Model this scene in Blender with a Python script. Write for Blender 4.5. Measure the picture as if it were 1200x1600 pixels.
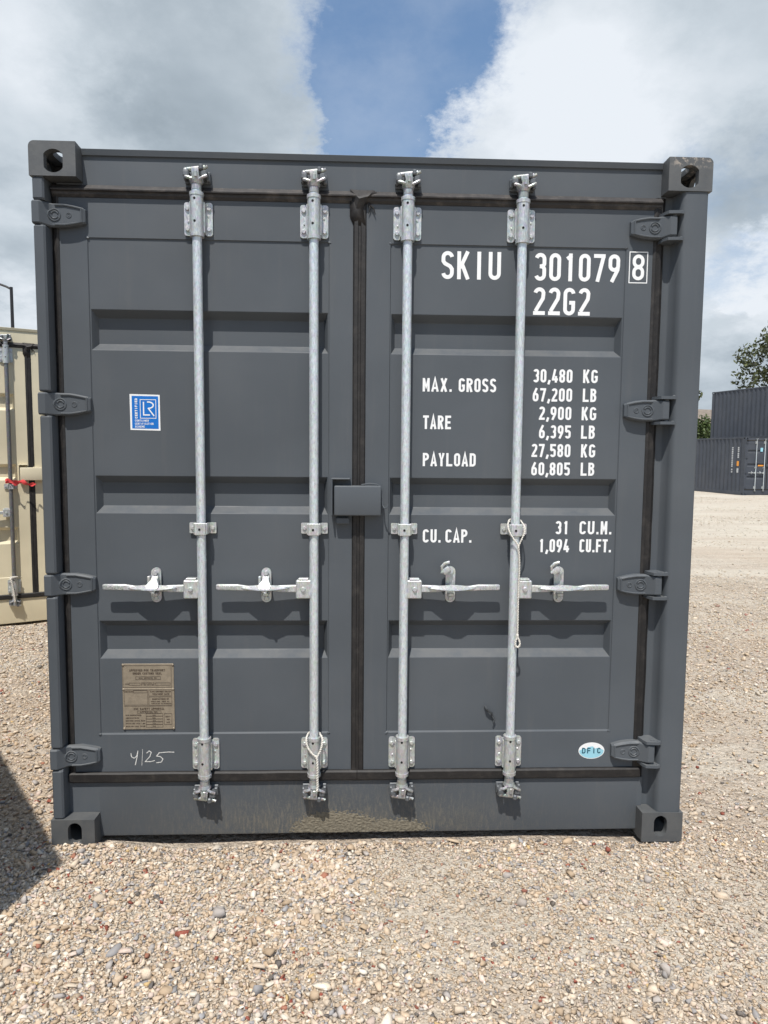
import bpy, bmesh, math, random
import numpy as np
from mathutils import Vector, Matrix
from mathutils import noise as mnoise
from mathutils.geometry import tessellate_polygon

for o in list(bpy.data.objects):
    bpy.data.objects.remove(o)
S = bpy.context.scene
COL = S.collection
R = math.radians
rnd = random.Random(7)

# ------------------------------------------------------------------ camera
cam = bpy.data.objects.new("camera", bpy.data.cameras.new("camera"))
COL.objects.link(cam)
cr = Vector((0.99920933, -0.03885997, 0.00840370))
cu = Vector((-0.00507711, 0.08492388, 0.99637451))
cf = Vector((0.03943276, 0.99562937, -0.08465944))
M = Matrix.Identity(4)
for i in range(3):
    M[i][0], M[i][1], M[i][2] = cr[i], cu[i], -cf[i]
M[0][3], M[1][3], M[2][3] = -0.0663, -2.5323, 1.5123
cam.matrix_world = M
cam.data.sensor_fit = 'HORIZONTAL'
cam.data.sensor_width = 36.0
cam.data.lens = 36.0 * 1070 / 1200
cam.data.clip_start = 0.05
cam.data.clip_end = 2000
S.camera = cam
S.view_settings.view_transform = 'Standard'
S.view_settings.look = 'None'
S.view_settings.exposure = 0.0
S.view_settings.gamma = 1.0
S.view_settings.use_curve_mapping = False

# ------------------------------------------------------------------ sun
sun_travel = Vector((0.27, 1.0, -2.0))
sun = bpy.data.objects.new("sun", bpy.data.lights.new("sun", 'SUN'))
sun.data.energy = 5.0
sun.data.angle = R(0.5)
sun.data.color = (1.0, 0.955, 0.89)
sun.rotation_euler = sun_travel.to_track_quat('-Z', 'Y').to_euler()
COL.objects.link(sun)

# ------------------------------------------------------------------ sky
W = bpy.data.worlds.new("World")
S.world = W
W.use_nodes = True
nt = W.node_tree
nt.nodes.clear()


class NB:
    """tiny node builder"""
    def __init__(s, tree):
        s.t = tree

    def n(s, kind, ins=None, **kw):
        nd = s.t.nodes.new(kind)
        for k, v in kw.items():
            setattr(nd, k, v)
        for k, v in (ins or {}).items():
            if isinstance(v, bpy.types.NodeSocket):
                s.t.links.new(v, nd.inputs[k])
            else:
                nd.inputs[k].default_value = v
        return nd

    def math(s, op, a, b=None, c=None, clamp=False):
        nd = s.t.nodes.new('ShaderNodeMath')
        nd.operation = op
        nd.use_clamp = clamp
        for i, v in enumerate((a, b, c)):
            if v is None:
                continue
            if isinstance(v, bpy.types.NodeSocket):
                s.t.links.new(v, nd.inputs[i])
            else:
                nd.inputs[i].default_value = v
        return nd.outputs[0]

    def vmath(s, op, a, b=None):
        nd = s.t.nodes.new('ShaderNodeVectorMath')
        nd.operation = op
        for i, v in enumerate((a, b)):
            if v is None:
                continue
            if isinstance(v, bpy.types.NodeSocket):
                s.t.links.new(v, nd.inputs[i])
            else:
                nd.inputs[i].default_value = v
        return nd.outputs['Value'] if op in ('DISTANCE', 'LENGTH', 'DOT_PRODUCT') else nd.outputs['Vector']

    def noise(s, vec, scale, detail=4, rough=0.5, out='Fac', dist=0.0):
        nd = s.n('ShaderNodeTexNoise', {'Vector': vec, 'Scale': scale, 'Detail': detail, 'Roughness': rough, 'Distortion': dist})
        return nd.outputs[out]

    def maprange(s, v, a, b, c=0.0, d=1.0, smooth=True):
        nd = s.n('ShaderNodeMapRange', {'Value': v, 'From Min': a, 'From Max': b, 'To Min': c, 'To Max': d})
        nd.interpolation_type = 'SMOOTHSTEP' if smooth else 'LINEAR'
        return nd.outputs[0]

    def mix(s, f, a, b, blend='MIX'):
        nd = s.t.nodes.new('ShaderNodeMix')
        nd.data_type = 'RGBA'
        nd.blend_type = blend
        for i, v in ((0, f), (6, a), (7, b)):
            if isinstance(v, bpy.types.NodeSocket):
                s.t.links.new(v, nd.inputs[i])
            elif i == 0:
                nd.inputs[0].default_value = v
            else:
                nd.inputs[i].default_value = (*v, 1) if len(v) == 3 else v
        return nd.outputs[2]

    def ramp(s, f, stops, interp='LINEAR'):
        nd = s.n('ShaderNodeValToRGB', {'Fac': f})
        nd.color_ramp.interpolation = interp
        e = nd.color_ramp.elements
        while len(e) < len(stops):
            e.new(0.5)
        for el, (p, c) in zip(e, stops):
            el.position = p
            el.color = (*c, 1) if len(c) == 3 else c
        return nd.outputs[0]


w = NB(nt)
sky = w.n('ShaderNodeTexSky', sky_type='NISHITA')
sky.sun_disc = False
sky.sun_elevation = R(62.6)
sky.sun_rotation = R(195)
sky.air_density = 1.3
sky.dust_density = 0.6
sky.ozone_density = 2.0
d = w.n('ShaderNodeTexCoord').outputs['Generated']
dz = w.n('ShaderNodeSeparateXYZ', {0: d}).outputs['Z']
# clouds lie in a layer overhead: flatten the direction towards the horizon
den = w.math('ADD', w.math('MAXIMUM', dz, 0.0), 0.42)
lay = w.n('ShaderNodeVectorMath', {0: d, 3: w.math('DIVIDE', 0.75, den)}, operation='SCALE').outputs['Vector']
wob = w.n('ShaderNodeVectorMath', {0: w.vmath('SUBTRACT', w.noise(lay, 5.5, 9, 0.68, 'Color'), (0.5, 0.5, 0.5)), 3: 0.34}, operation='SCALE').outputs['Vector']
dw = w.vmath('ADD', d, wob)


def blob(c, r0, r1, amp):
    c = Vector(c).normalized()
    return w.maprange(w.vmath('DISTANCE', dw, tuple(c)), r0, r1, amp, 0.0)


def total(*a):
    r = a[0]
    for b in a[1:]:
        r = w.math('ADD', r, b)
    return r


big = w.noise(lay, 2.6, 10, 0.60)
fine = w.noise(lay, 9.0, 10, 0.68, dist=0.4)
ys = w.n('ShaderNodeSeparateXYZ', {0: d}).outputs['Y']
south = w.maprange(ys, -0.35, 0.25, -0.30, 0.0)          # unseen clouds thinned behind the viewer to lower ambient light on the doors
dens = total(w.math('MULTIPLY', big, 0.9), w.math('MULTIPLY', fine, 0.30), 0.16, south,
             blob((0.045, 0.865, 0.500), 0.04, 0.24, -0.50), blob((0.060, 0.885, 0.455), 0.02, 0.15, -0.22), blob((0.035, 0.92, 0.39), 0.01, 0.13, -0.26),
             blob((0.03, 0.78, 0.62), 0.02, 0.24, -0.20), blob((0.445, 0.87, 0.20), 0.01, 0.09, -0.20), blob((0.40, 0.85, 0.33), 0.01, 0.10, -0.16),
             blob((-0.20, 0.87, 0.44), 0.08, 0.30, 0.20), blob((0.30, 0.85, 0.42), 0.05, 0.24, 0.12))
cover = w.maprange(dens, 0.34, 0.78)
wisps = w.maprange(w.noise(lay, 4.0, 8, 0.62), 0.42, 0.75, 0.0, 0.20)
cover = w.math('MAXIMUM', cover, w.math('MULTIPLY', wisps, w.maprange(ys, -0.2, 0.3)))
puff = w.noise(w.vmath('ADD', lay, (0.0, 0.05, 0.08)), 5.5, 7, 0.52)
shade = total(w.math('MULTIPLY', w.noise(w.vmath('ADD', lay, (3.1, 1.7, 0.4)), 2.4, 6, 0.50), 0.95),
              w.math('MULTIPLY', puff, 0.50), w.math('MULTIPLY', w.math('SUBTRACT', 1.0, cover), 0.15), -0.01,
              blob((-0.179, 0.877, 0.445), 0.03, 0.22, -0.20), blob((0.45, 0.842, 0.297), 0.02, 0.12, -0.15),
              blob((-0.40, 0.87, 0.25), 0.02, 0.12, -0.08), blob((-0.43, 0.88, 0.16), 0.02, 0.12, 0.18),
              blob((-0.385, 0.869, 0.34), 0.02, 0.14, 0.08), blob((0.257, 0.845, 0.47), 0.03, 0.2, 0.14),
              blob((0.486, 0.843, 0.235), 0.01, 0.07, 0.30), blob((0.478, 0.864, 0.156), 0.01, 0.07, -0.10), 0.0)
ccol = w.ramp(shade, [(0.30, (0.27, 0.33, 0.385)), (0.50, (0.42, 0.49, 0.555)), (0.68, (0.60, 0.67, 0.735)), (0.88, (0.83, 0.88, 0.94))])
skyc = w.n('ShaderNodeVectorMath', {0: sky.outputs[0], 3: 0.112}, operation='SCALE').outputs['Vector']
skyc = w.mix(0.20, skyc, (0.24, 0.48, 0.92))
below = w.maprange(dz, -0.04, 0.0)
fin = w.mix(below, (0.30, 0.27, 0.22), w.mix(cover, skyc, ccol))
bg = w.n('ShaderNodeBackground', {'Color': fin, 'Strength': 1.0})
wo = w.n('ShaderNodeOutputWorld', {'Surface': bg.outputs[0]})


# ------------------------------------------------------------------ materials
def mat(name):
    m = bpy.data.materials.new(name)
    m.use_nodes = True
    t = m.node_tree
    b = NB(t)
    return m, b, t.nodes['Principled BSDF']


def wire(b, p, **k):
    for n_, v in k.items():
        key = n_.replace('_', ' ')
        if isinstance(v, bpy.types.NodeSocket):
            b.t.links.new(v, p.inputs[key])
        else:
            p.inputs[key].default_value = (*v, 1) if isinstance(v, tuple) and len(v) == 3 else v


def bump(b, p, h, strength, dist):
    nd = b.n('ShaderNodeBump', {'Height': h, 'Strength': strength, 'Distance': dist})
    b.t.links.new(nd.outputs[0], p.inputs['Normal'])


def m_paint(name, col, rough=0.5, dirt=False, spec=0.22, dust_and_lit_tops=0.35, far=False):
    m, b, p = mat(name)
    o = b.n('ShaderNodeTexCoord').outputs['Object']
    n1 = b.noise(o, 1.7, 5, 0.55)
    n2 = b.noise(o, 60, 3, 0.6)
    c = b.mix(b.maprange(n1, 0.3, 0.7), tuple(x * 0.93 for x in col), tuple(x * 1.07 for x in col))
    # thin dust film in broad patches, warmer than the paint
    f = b.math('MULTIPLY', b.maprange(b.noise(o, 0.9, 6, 0.6), 0.42, 0.72), 0.16 * dust_and_lit_tops)
    c = b.mix(f, c, (0.24, 0.215, 0.18))
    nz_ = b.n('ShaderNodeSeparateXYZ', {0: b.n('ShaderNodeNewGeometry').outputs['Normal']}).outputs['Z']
    c = b.mix(b.math('MULTIPLY', b.maprange(nz_, 0.35, 0.9, 0, 0.5 * dust_and_lit_tops), b.maprange(b.noise(o, 11, 5, 0.7), 0.3, 0.65)), c, (0.26, 0.24, 0.205))  # upward faces paler: dust, plus light on the lower rib flanks painted in
    run = b.n('ShaderNodeMapping', {'Vector': o, 'Scale': (1, 1, 0.07)})
    c = b.mix(b.maprange(b.noise(run.outputs[0], 26, 5, 0.7), 0.52, 0.74, 0, 0.04), c, (0.26, 0.235, 0.20))
    # little scratches and rubbed specks
    mp = b.n('ShaderNodeMapping', {'Vector': o, 'Scale': (1, 1, 9)})
    sp = b.maprange(b.noise(mp.outputs[0], 38, 4, 0.7), 0.73, 0.80, 0, 0.10)
    c = b.mix(sp, c, (0.30, 0.29, 0.27))
    if dirt:
        xyz = b.n('ShaderNodeSeparateXYZ', {0: o}).outputs
        low = b.maprange(xyz['Z'], 0.02, 0.20, 1.0, 0.0)
        mid = b.maprange(b.math('ABSOLUTE', b.math('ADD', xyz['X'], 0.12)), 0.05, 0.95, 1.0, 0.10)
        mp2 = b.n('ShaderNodeMapping', {'Vector': o, 'Scale': (1.0, 1.0, 0.22)})
        strk = b.maprange(b.noise(mp2.outputs[0], 120, 5, 0.75), 0.47, 0.66)
        spk = b.maprange(b.noise(o, 260, 3, 0.6), 0.5, 0.68)
        sp2 = b.math('MAXIMUM', strk, b.math('MULTIPLY', spk, 0.7))
        fd = b.math('MULTIPLY', b.math('MULTIPLY', sp2, mid), b.math('ADD', b.math('MULTIPLY', low, 0.75), 0.22), clamp=True)
        c = b.mix(fd, c, (0.22, 0.198, 0.155))
        wash = b.math('MULTIPLY', b.math('MULTIPLY', low, mid), b.maprange(b.noise(o, 9, 5, 0.65), 0.35, 0.65, 0.05, 0.40))
        c = b.mix(wash, c, (0.18, 0.162, 0.125))
    wire(b, p, Base_Color=c, Roughness=b.maprange(b.noise(o, 5, 4, 0.6), 0.3, 0.7, rough - 0.07, rough + 0.1))
    p.inputs['Specular IOR Level'].default_value = spec
    h = b.math('ADD', b.math('MULTIPLY', b.noise(o, 2.6, 2, 0.5), 1.0), b.math('MULTIPLY', n2, 0.012))
    bump(b, p, h, 0.35, 0.02)
    return m


def m_galv(name, col, metal=0.75, rough=0.42):
    m, b, p = mat(name)
    o = b.n('ShaderNodeTexCoord').outputs['Object']
    mp = b.n('ShaderNodeMapping', {'Vector': o, 'Rotation': (0, R(38), 0), 'Scale': (1, 1, 0.28)})
    sc = b.noise(mp.outputs[0], 190, 4, 0.7)
    sp = b.n('ShaderNodeTexVoronoi', {'Vector': o, 'Scale': 90.0}).outputs['Color']
    c = b.mix(b.maprange(sc, 0.35, 0.7), tuple(x * 0.84 for x in col), tuple(min(1, x * 1.15) for x in col))
    c = b.mix(0.14, c, sp, 'SOFT_LIGHT')
    c = b.mix(b.maprange(b.noise(o, 3.0, 4, 0.6), 0.45, 0.75, 0, 0.28), c, (0.40, 0.37, 0.31))
    wire(b, p, Base_Color=c, Metallic=metal, Roughness=b.maprange(sc, 0.3, 0.7, rough - 0.08, rough + 0.14))
    bump(b, p, sc, 0.25, 0.002)
    return m


def m_plain(name, col, rough=0.7, metal=0.0, var=0.12, scale=30, spec=0.4, bmp=0.0):
    m, b, p = mat(name)
    o = b.n('ShaderNodeTexCoord').outputs['Object']
    n1 = b.noise(o, scale, 5, 0.6)
    c = b.mix(b.maprange(n1, 0.3, 0.7), tuple(x * (1 - var) for x in col), tuple(min(1, x * (1 + var)) for x in col))
    wire(b, p, Base_Color=c, Metallic=metal, Roughness=rough)
    p.inputs['Specular IOR Level'].default_value = spec
    if bmp:
        bump(b, p, n1, 0.5, bmp)
    return m


def m_rubber(name="gasket_rubber", k=1.0):
    m, b, p = mat(name)
    o = b.n('ShaderNodeTexCoord').outputs['Object']
    c = b.mix(b.maprange(b.noise(o, 22, 6, 0.7), 0.45, 0.75), tuple(v * k for v in (0.012, 0.011, 0.011)), tuple(v * k for v in (0.034, 0.030, 0.027)))
    c = b.mix(b.maprange(b.noise(o, 240, 3, 0.7), 0.62, 0.75, 0, 0.5), c, (0.14, 0.12, 0.095))
    wire(b, p, Base_Color=c, Roughness=0.62)
    bump(b, p, b.noise(o, 45, 4, 0.6), 0.4, 0.004)
    return m


GREY = (0.085, 0.096, 0.108)
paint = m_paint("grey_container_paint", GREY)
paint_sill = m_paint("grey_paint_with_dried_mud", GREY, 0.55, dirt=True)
paint_worn = None


def m_worn():
    m, b, p = mat("grey_casting_paint_worn")
    o = b.n('ShaderNodeTexCoord').outputs['Object']
    c = b.mix(b.maprange(b.noise(o, 14, 5, 0.6), 0.3, 0.7), (0.074, 0.079, 0.083), (0.098, 0.101, 0.101))
    xyz = b.n('ShaderNodeSeparateXYZ', {0: o}).outputs
    hi = b.math('MULTIPLY', b.maprange(xyz['Z'], 2.545, 2.58), b.maprange(xyz['X'], 1.05, 1.09))
    sc = b.maprange(b.noise(o, 48, 6, 0.75), 0.50, 0.58)
    c = b.mix(b.math('MULTIPLY', hi, sc), c, (0.33, 0.29, 0.25))
    c = b.mix(b.maprange(b.noise(o, 80, 5, 0.7), 0.66, 0.72, 0, 0.35), c, (0.22, 0.18, 0.14))
    wire(b, p, Base_Color=c, Roughness=0.6)
    bump(b, p, b.noise(o, 30, 4, 0.6), 0.3, 0.004)
    return m


paint_worn = m_worn()
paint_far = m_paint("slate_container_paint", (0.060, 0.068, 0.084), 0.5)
cream = m_paint("cream_container_paint", (0.68, 0.61, 0.44), 0.5, dust_and_lit_tops=0.1)
galv = m_galv("galvanised_steel", (0.62, 0.67, 0.70), 0.35, 0.34)
galv_cast = m_galv("galvanised_casting", (0.52, 0.54, 0.54), 0.45, 0.38)
galv_cam = m_galv('galvanised_cam', (0.38, 0.39, 0.39), 0.5, 0.40)
galv_dark = m_galv("dull_steel", (0.24, 0.24, 0.25), 0.8, 0.45)
keeper_m = m_plain("keeper_grey", (0.13, 0.14, 0.15), 0.5, 0.3)
rubber = m_rubber()
rubber_fold = m_rubber('folded_gasket_rubber', 1.6)
rubber_dusty_lit = m_rubber('dusty_sunlit_gasket_rubber', 2.5)  # dusty top seal, its sunlit upper slope also put into the paler colour
white = m_plain("white_vinyl", (0.80, 0.81, 0.81), 0.5, var=0.02)
grey_white = m_plain('weathered_white_vinyl', (.46, .47, .48), .6)
blue = m_plain("blue_vinyl", (0.006, 0.15, 0.52), 0.45, var=0.05)
cyan = m_plain("pale_blue_vinyl", (0.30, 0.58, 0.68), 0.45, var=0.05)
tealtxt = m_plain("dark_teal_ink", (0.02, 0.10, 0.14), 0.5)
brass = m_plain("tan_etched_metal", (0.29, 0.245, 0.185), 0.5, 0.25, 0.10, 60)
inkbrown = m_plain("brown_etched_ink", (0.07, 0.05, 0.035), 0.7)
chalk = m_plain("white_chalk", (0.62, 0.62, 0.60), 0.95, var=0.3, scale=300)
dark = m_plain("hole_shade_black", (0.01, 0.01, 0.01), 0.9)  # painted shade for the small holes
rope_m = m_plain("white_rope_fibre", (0.66, 0.63, 0.57), 0.9, var=0.25, scale=220)
orange = m_plain("orange_vinyl", (0.75, 0.30, 0.04), 0.5)
wood = m_plain("plywood_floor", (0.20, 0.12, 0.06), 0.7)


# ------------------------------------------------------------------ mesh builder
class MB:
    def __init__(s):
        s.v, s.f, s.mi = [], [], []

    def add(s, vs, fs, mi=0):
        k = len(s.v)
        s.v += [tuple(v) for v in vs]
        s.f += [tuple(i + k for i in f) for f in fs]
        s.mi += [mi] * len(fs)

    def addbm(s, bm, mi=0):
        bm.verts.index_update()
        s.add([v.co[:] for v in bm.verts], [[v.index for v in f.verts] for f in bm.faces], mi)
        bm.free()

    def box(s, x0, x1, y0, y1, z0, z1, bev=0.0, seg=1, mi=0, rot=None):
        bm = bmesh.new()
        bmesh.ops.create_cube(bm, size=1)
        c = Vector(((x0 + x1) / 2, (y0 + y1) / 2, (z0 + z1) / 2))
        for v in bm.verts:
            v.co = Vector((v.co.x * (x1 - x0), v.co.y * (y1 - y0), v.co.z * (z1 - z0)))
        if bev:
            bmesh.ops.bevel(bm, geom=list(bm.edges), offset=bev, segments=seg, profile=0.5, affect='EDGES')
        for v in bm.verts:
            v.co = (rot @ v.co if rot else v.co) + c
        s.addbm(bm, mi)

    def cyl(s, p0, p1, r, n=16, r1=None, mi=0, cap=True):
        p0, p1 = Vector(p0), Vector(p1)
        r1 = r if r1 is None else r1
        a = (p1 - p0).normalized()
        u = a.orthogonal().normalized()
        v = a.cross(u)
        vs = [p0 + (u * math.cos(t) + v * math.sin(t)) * r for t in [2 * math.pi * i / n for i in range(n)]]
        vs += [p1 + (u * math.cos(t) + v * math.sin(t)) * r1 for t in [2 * math.pi * i / n for i in range(n)]]
        fs = [(i, (i + 1) % n, n + (i + 1) % n, n + i) for i in range(n)]
        if cap:
            fs += [tuple(range(n))[::-1], tuple(range(n, 2 * n))]
        s.add(vs, fs, mi)

    def tube(s, pts, r, n=8, mi=0, closed=False, radii=None):
        P = [Vector(p) for p in pts]
        m = len(P)
        vs, fs = [], []
        pu = None
        for i, p in enumerate(P):
            a = (P[(i + 1) % m if closed else min(i + 1, m - 1)] - P[(i - 1) % m if closed else max(i - 1, 0)]).normalized()
            u = a.orthogonal().normalized() if pu is None else (pu - a * pu.dot(a)).normalized()
            pu = u
            v = a.cross(u)
            rr = radii[i] if radii else r
            vs += [p + (u * math.cos(t) + v * math.sin(t)) * rr for t in [2 * math.pi * k / n for k in range(n)]]
        for i in range(m if closed else m - 1):
            j = (i + 1) % m
            fs += [(i * n + k, i * n + (k + 1) % n, j * n + (k + 1) % n, j * n + k) for k in range(n)]
        if not closed:
            fs += [tuple(range(n))[::-1], tuple((m - 1) * n + k for k in range(n))]
        s.add(vs, fs, mi)

    def ring(s, c, R_, r, n=28, axis='y', mi=0, a0=0, a1=360):
        pts = []
        full = (a1 - a0) >= 360
        for i in range(n if full else n + 1):
            t = R(a0 + (a1 - a0) * i / n)
            pts.append((c[0] + R_ * math.cos(t), c[1], c[2] + R_ * math.sin(t)) if axis == 'y' else (c[0] + R_ * math.cos(t), c[1] + R_ * math.sin(t), c[2]))
        s.tube(pts, r, 6, mi, closed=full)

    def prism(s, loops, a0, a1, axis='y', mi=0, cap0=True, cap1=True):
        """loops: outline then holes, 2-D. axis y: (x,z); axis z: (x,y); axis x: (y,z)"""
        def P(q, a):
            return (q[0], a, q[1]) if axis == 'y' else ((q[0], q[1], a) if axis == 'z' else (a, q[0], q[1]))
        tri = tessellate_polygon([[Vector((q[0], q[1], 0)) for q in L] for L in loops])
        flat = [q for L in loops for q in L]
        n = len(flat)
        vs = [P(q, a0) for q in flat] + [P(q, a1) for q in flat]
        fs = ([tuple(t) for t in tri] if cap0 else []) + ([tuple(i + n for i in t[::-1]) for t in tri] if cap1 else [])
        k = 0
        for L in loops:
            m = len(L)
            fs += [(k + i, k + (i + 1) % m, n + k + (i + 1) % m, n + k + i) for i in range(m)]
            k += m
        s.add(vs, fs, mi)

    def loft(s, secs, mi=0):
        """secs: list of equal-length 3-D loops"""
        n = len(secs[0])
        vs = [p for L in secs for p in L]
        fs = []
        for i in range(len(secs) - 1):
            fs += [(i * n + k, i * n + (k + 1) % n, (i + 1) * n + (k + 1) % n, (i + 1) * n + k) for k in range(n)]
        fs += [tuple(range(n))[::-1], tuple((len(secs) - 1) * n + k for k in range(n))]
        s.add(vs, fs, mi)

    def bolt(s, x, y, z, r=0.0085, h=0.007, mi=0):
        """hexagon head on a face that looks towards -y"""
        a = rnd.random()
        hx = [(x + r * math.cos(a + k * math.pi / 3), z + r * math.sin(a + k * math.pi / 3)) for k in range(6)]
        h2 = [(x + r * 0.8 * math.cos(a + k * math.pi / 3), z + r * 0.8 * math.sin(a + k * math.pi / 3)) for k in range(6)]
        s.loft([[(q[0], y, q[1]) for q in hx], [(q[0], y - h * 0.75, q[1]) for q in hx], [(q[0], y - h, q[1]) for q in h2]], mi)
        s.cyl((x, y, z), (x, y - 0.0015, z), r * 1.35, 14, mi=mi)

    def sphere(s, c, rx, ry, rz, sub=2, mi=0, jit=0.0):
        bm = bmesh.new()
        bmesh.ops.create_icosphere(bm, subdivisions=sub, radius=1)
        for v in bm.verts:
            j = 1 + (rnd.random() - 0.5) * jit
            v.co = Vector((v.co.x * rx * j + c[0], v.co.y * ry * j + c[1], v.co.z * rz * j + c[2]))
        s.addbm(bm, mi)

    def build(s, name, mats, parent=None, angle=32, normals=True, smooth=True):
        me = bpy.data.meshes.new(name)
        me.from_pydata(s.v, [], s.f)
        if not isinstance(mats, (list, tuple)):
            mats = [mats]
        for m_ in mats:
            me.materials.append(m_)
        me.polygons.foreach_set('material_index', s.mi)
        if normals:
            bm = bmesh.new()
            bm.from_mesh(me)
            bmesh.ops.recalc_face_normals(bm, faces=bm.faces)
            bm.to_mesh(me)
            bm.free()
        if smooth:
            me.shade_smooth()
            me.set_sharp_from_angle(angle=R(angle))
        me.update()
        o = bpy.data.objects.new(name, me)
        COL.objects.link(o)
        o.parent = parent
        return o


def tag(o, label=None, cat=None, group=None, kind=None):
    for k, v in (('label', label), ('category', cat), ('group', group), ('kind', kind)):
        if v:
            o[k] = v
    return o


def empty(name, loc=(0, 0, 0), rz=0.0):
    o = bpy.data.objects.new(name, None)
    o.empty_display_size = 0.2
    o.location = loc
    o.rotation_euler = (0, 0, rz)
    COL.objects.link(o)
    return o


def stadium(cx, cz, hw, hh, n=10):
    r = hw
    pts = [(cx + r * math.cos(t), cz + (hh - r) + r * math.sin(t)) for t in [math.pi * i / n for i in range(n + 1)]]
    pts += [(cx - r * math.cos(t), cz - (hh - r) - r * math.sin(t)) for t in [math.pi * i / n for i in range(n + 1)]]
    return pts


def rrect(x0, x1, z0, z1, r, n=5):
    pts = []
    for cx, cz, a in ((x1 - r, z1 - r, 0), (x0 + r, z1 - r, 90), (x0 + r, z0 + r, 180), (x1 - r, z0 + r, 270)):
        pts += [(cx + r * math.cos(R(a + 90 * i / n)), cz + r * math.sin(R(a + 90 * i / n))) for i in range(n + 1)]
    return pts


# ------------------------------------------------------------------ stroke lettering
def arc(cx, cy, rx, ry, a0, a1, n=10):
    return [(cx + rx * math.cos(R(a0 + (a1 - a0) * i / n)), cy + ry * math.sin(R(a0 + (a1 - a0) * i / n))) for i in range(n + 1)]


def glyph(ch, w_, t):
    l, r_, b, T = t / 2, w_ - t / 2, t / 2, 1 - t / 2
    c = w_ / 2
    r = c - l
    m = 0.5
    g = {
        'O': [arc(c, T - r, r, r, 180, 0) + arc(c, b + r, r, r, 0, -180) + [(l, T - r)]],
        'S': [arc(c, T - r, r, r, 8, 180) + [(l, .64), (l + r * .35, .56), (c + r * .55, .46), (r_, .36)] + arc(c, b + r, r, r, 0, -172)],
        'K': [[(l, 0), (l, 1)], [(r_, 1), (l + t * .3, .40)], [(l + r * .75, .52), (r_ + t * .1, 0)]],
        'I': [[(c, 0), (c, 1)]],
        'U': [[(l, 1), (l, b + r)] + arc(c, b + r, r, r, 180, 360) + [(r_, 1)]],
        '3': [arc(c, T - r, r, r, 165, 0) + [(r_, .62)] + arc(c, .62, r, .10, 0, -80, 5) + [(c - .02, .52)], [(c - .02, .52)] + arc(c, .41, r, .11, 80, 0, 5) + arc(c, b + r, r, r, 0, -165)],
        '1': [[(c + .02, 0), (c + .02, 1)], [(c + .02 + t * .3, .93), (c - r * .75, .80)]],
        '7': [[(0, T), (w_, T)], [(r_, T), (c - r * .45, 0)]],
        '2': [arc(c, T - r, r, r, 170, -10) + [(r_ - r * .12, .60), (l + r * .12, t)], [(0, b), (w_, b)]],
        '8': [arc(c, T - r, r, r, 180, 0) + arc(c, max(.53 + r, .5), r, r, 0, -180) + [(l, T - r)],
              arc(c, .50 - r, r, r, 180, 0) + arc(c, b + r, r, r, 0, -180) + [(l, .50 - r)]],
        '9': [arc(c, T - r, r, r, 180, 0) + arc(c, .44 + r, r, r, 0, -180) + [(l, T - r)], [(r_, .60), (r_ - r * .12, .44), (c - r * .55, 0)]],
        '6': [arc(c, b + r, r, r, 0, -180) + arc(c, .56 - r, r, r, 180, 0) + [(r_, b + r)], [(l, .40), (l + r * .12, .56), (c + r * .55, 1)]],
        '4': [[(c + r * .1, 1), (l, .27)], [(0, .24), (w_ + t * .1, .24)], [(r_ - t * .3, .50), (r_ - t * .3, 0)]],
        '5': [[(w_, T), (0, T)], [(l, T), (l, .50)], [(l, .545)] + arc(c, .42, r, .15, 130, 0, 8) + arc(c, b + r, r, r, 0, -168)],
        'G': [arc(c, T - r, r, r, 5, 180) + arc(c, b + r, r, r, 180, 360) + [(r_, .44)], [(r_ + t / 2, .46), (c, .46)]],
        'M': [[(l, 0), (l, 1)], [(r_, 0), (r_, 1)], [(l, 1 - t * .2), (c, .35), (r_, 1 - t * .2)]],
        'A': [[(l - t * .15, 0), (c, 1), (r_ + t * .15, 0)], [(l + t * .3, .27), (r_ - t * .3, .27)]],
        'X': [[(l, 0), (r_, 1)], [(l, 1), (r_, 0)]],
        'R': [[(l, 0), (l, 1)], [(l, T), (c, T)] + arc(c, .74, r, T - .74, 90, -90, 10) + [(l, .48)], [(c, .48), (r_, 0)]],
        'P': [[(l, 0), (l, 1)], [(l, T), (c, T)] + arc(c, .72, r, T - .72, 90, -90, 10) + [(l, .44)]],
        'T': [[(0, T), (w_, T)], [(c, T), (c, 0)]],
        'E': [[(l, 0), (l, 1)], [(l, T), (w_, T)], [(l, m), (w_ * .9, m)], [(l, b), (w_, b)]],
        'F': [[(l, 0), (l, 1)], [(l, T), (w_, T)], [(l, m), (w_ * .9, m)]],
        'Y': [[(l, 1), (c, .42), (r_, 1)], [(c, .46), (c, 0)]],
        'L': [[(l, 1), (l, 0)], [(l, b), (w_, b)]],
        'D': [[(l, 0), (l, 1)], [(l, T)] + arc(c, T - r, r, r, 90, 0) + arc(c, b + r, r, r, 0, -90) + [(l, b)]],
        'B': [[(l, 0), (l, 1)], [(l, T), (c, T)] + arc(c, .75, r * .92, T - .75, 90, -90, 8) + [(l, .52)], [(c, .52)] + arc(c, (.52 + b) / 2, r, (.52 - b) / 2, 90, -90, 8) + [(l, b)]],
        'C': [arc(c, T - r, r, r, 5, 180) + arc(c, b + r, r, r, 180, 355)],
        'N': [[(l, 0), (l, 1)], [(r_, 0), (r_, 1)], [(l, 1), (r_, 0)]],
        'V': [[(l, 1), (c, 0), (r_, 1)]],
        'H': [[(l, 0), (l, 1)], [(r_, 0), (r_, 1)], [(l, m), (r_, m)]],
        '.': [[(c, 0), (c, t * 1.1)]],
        ',': [[(c + t * .3, t * 1.1), (c - t * .3, -t * .8)]],
        '/': [[(l, 0), (r_, 1)]],
        '-': [[(0, .45), (w_, .45)]],
        ':': [[(c, .12), (c, .12 + t)], [(c, .6), (c, .6 + t)]],
    }
    g['0'] = g['O']
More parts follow.
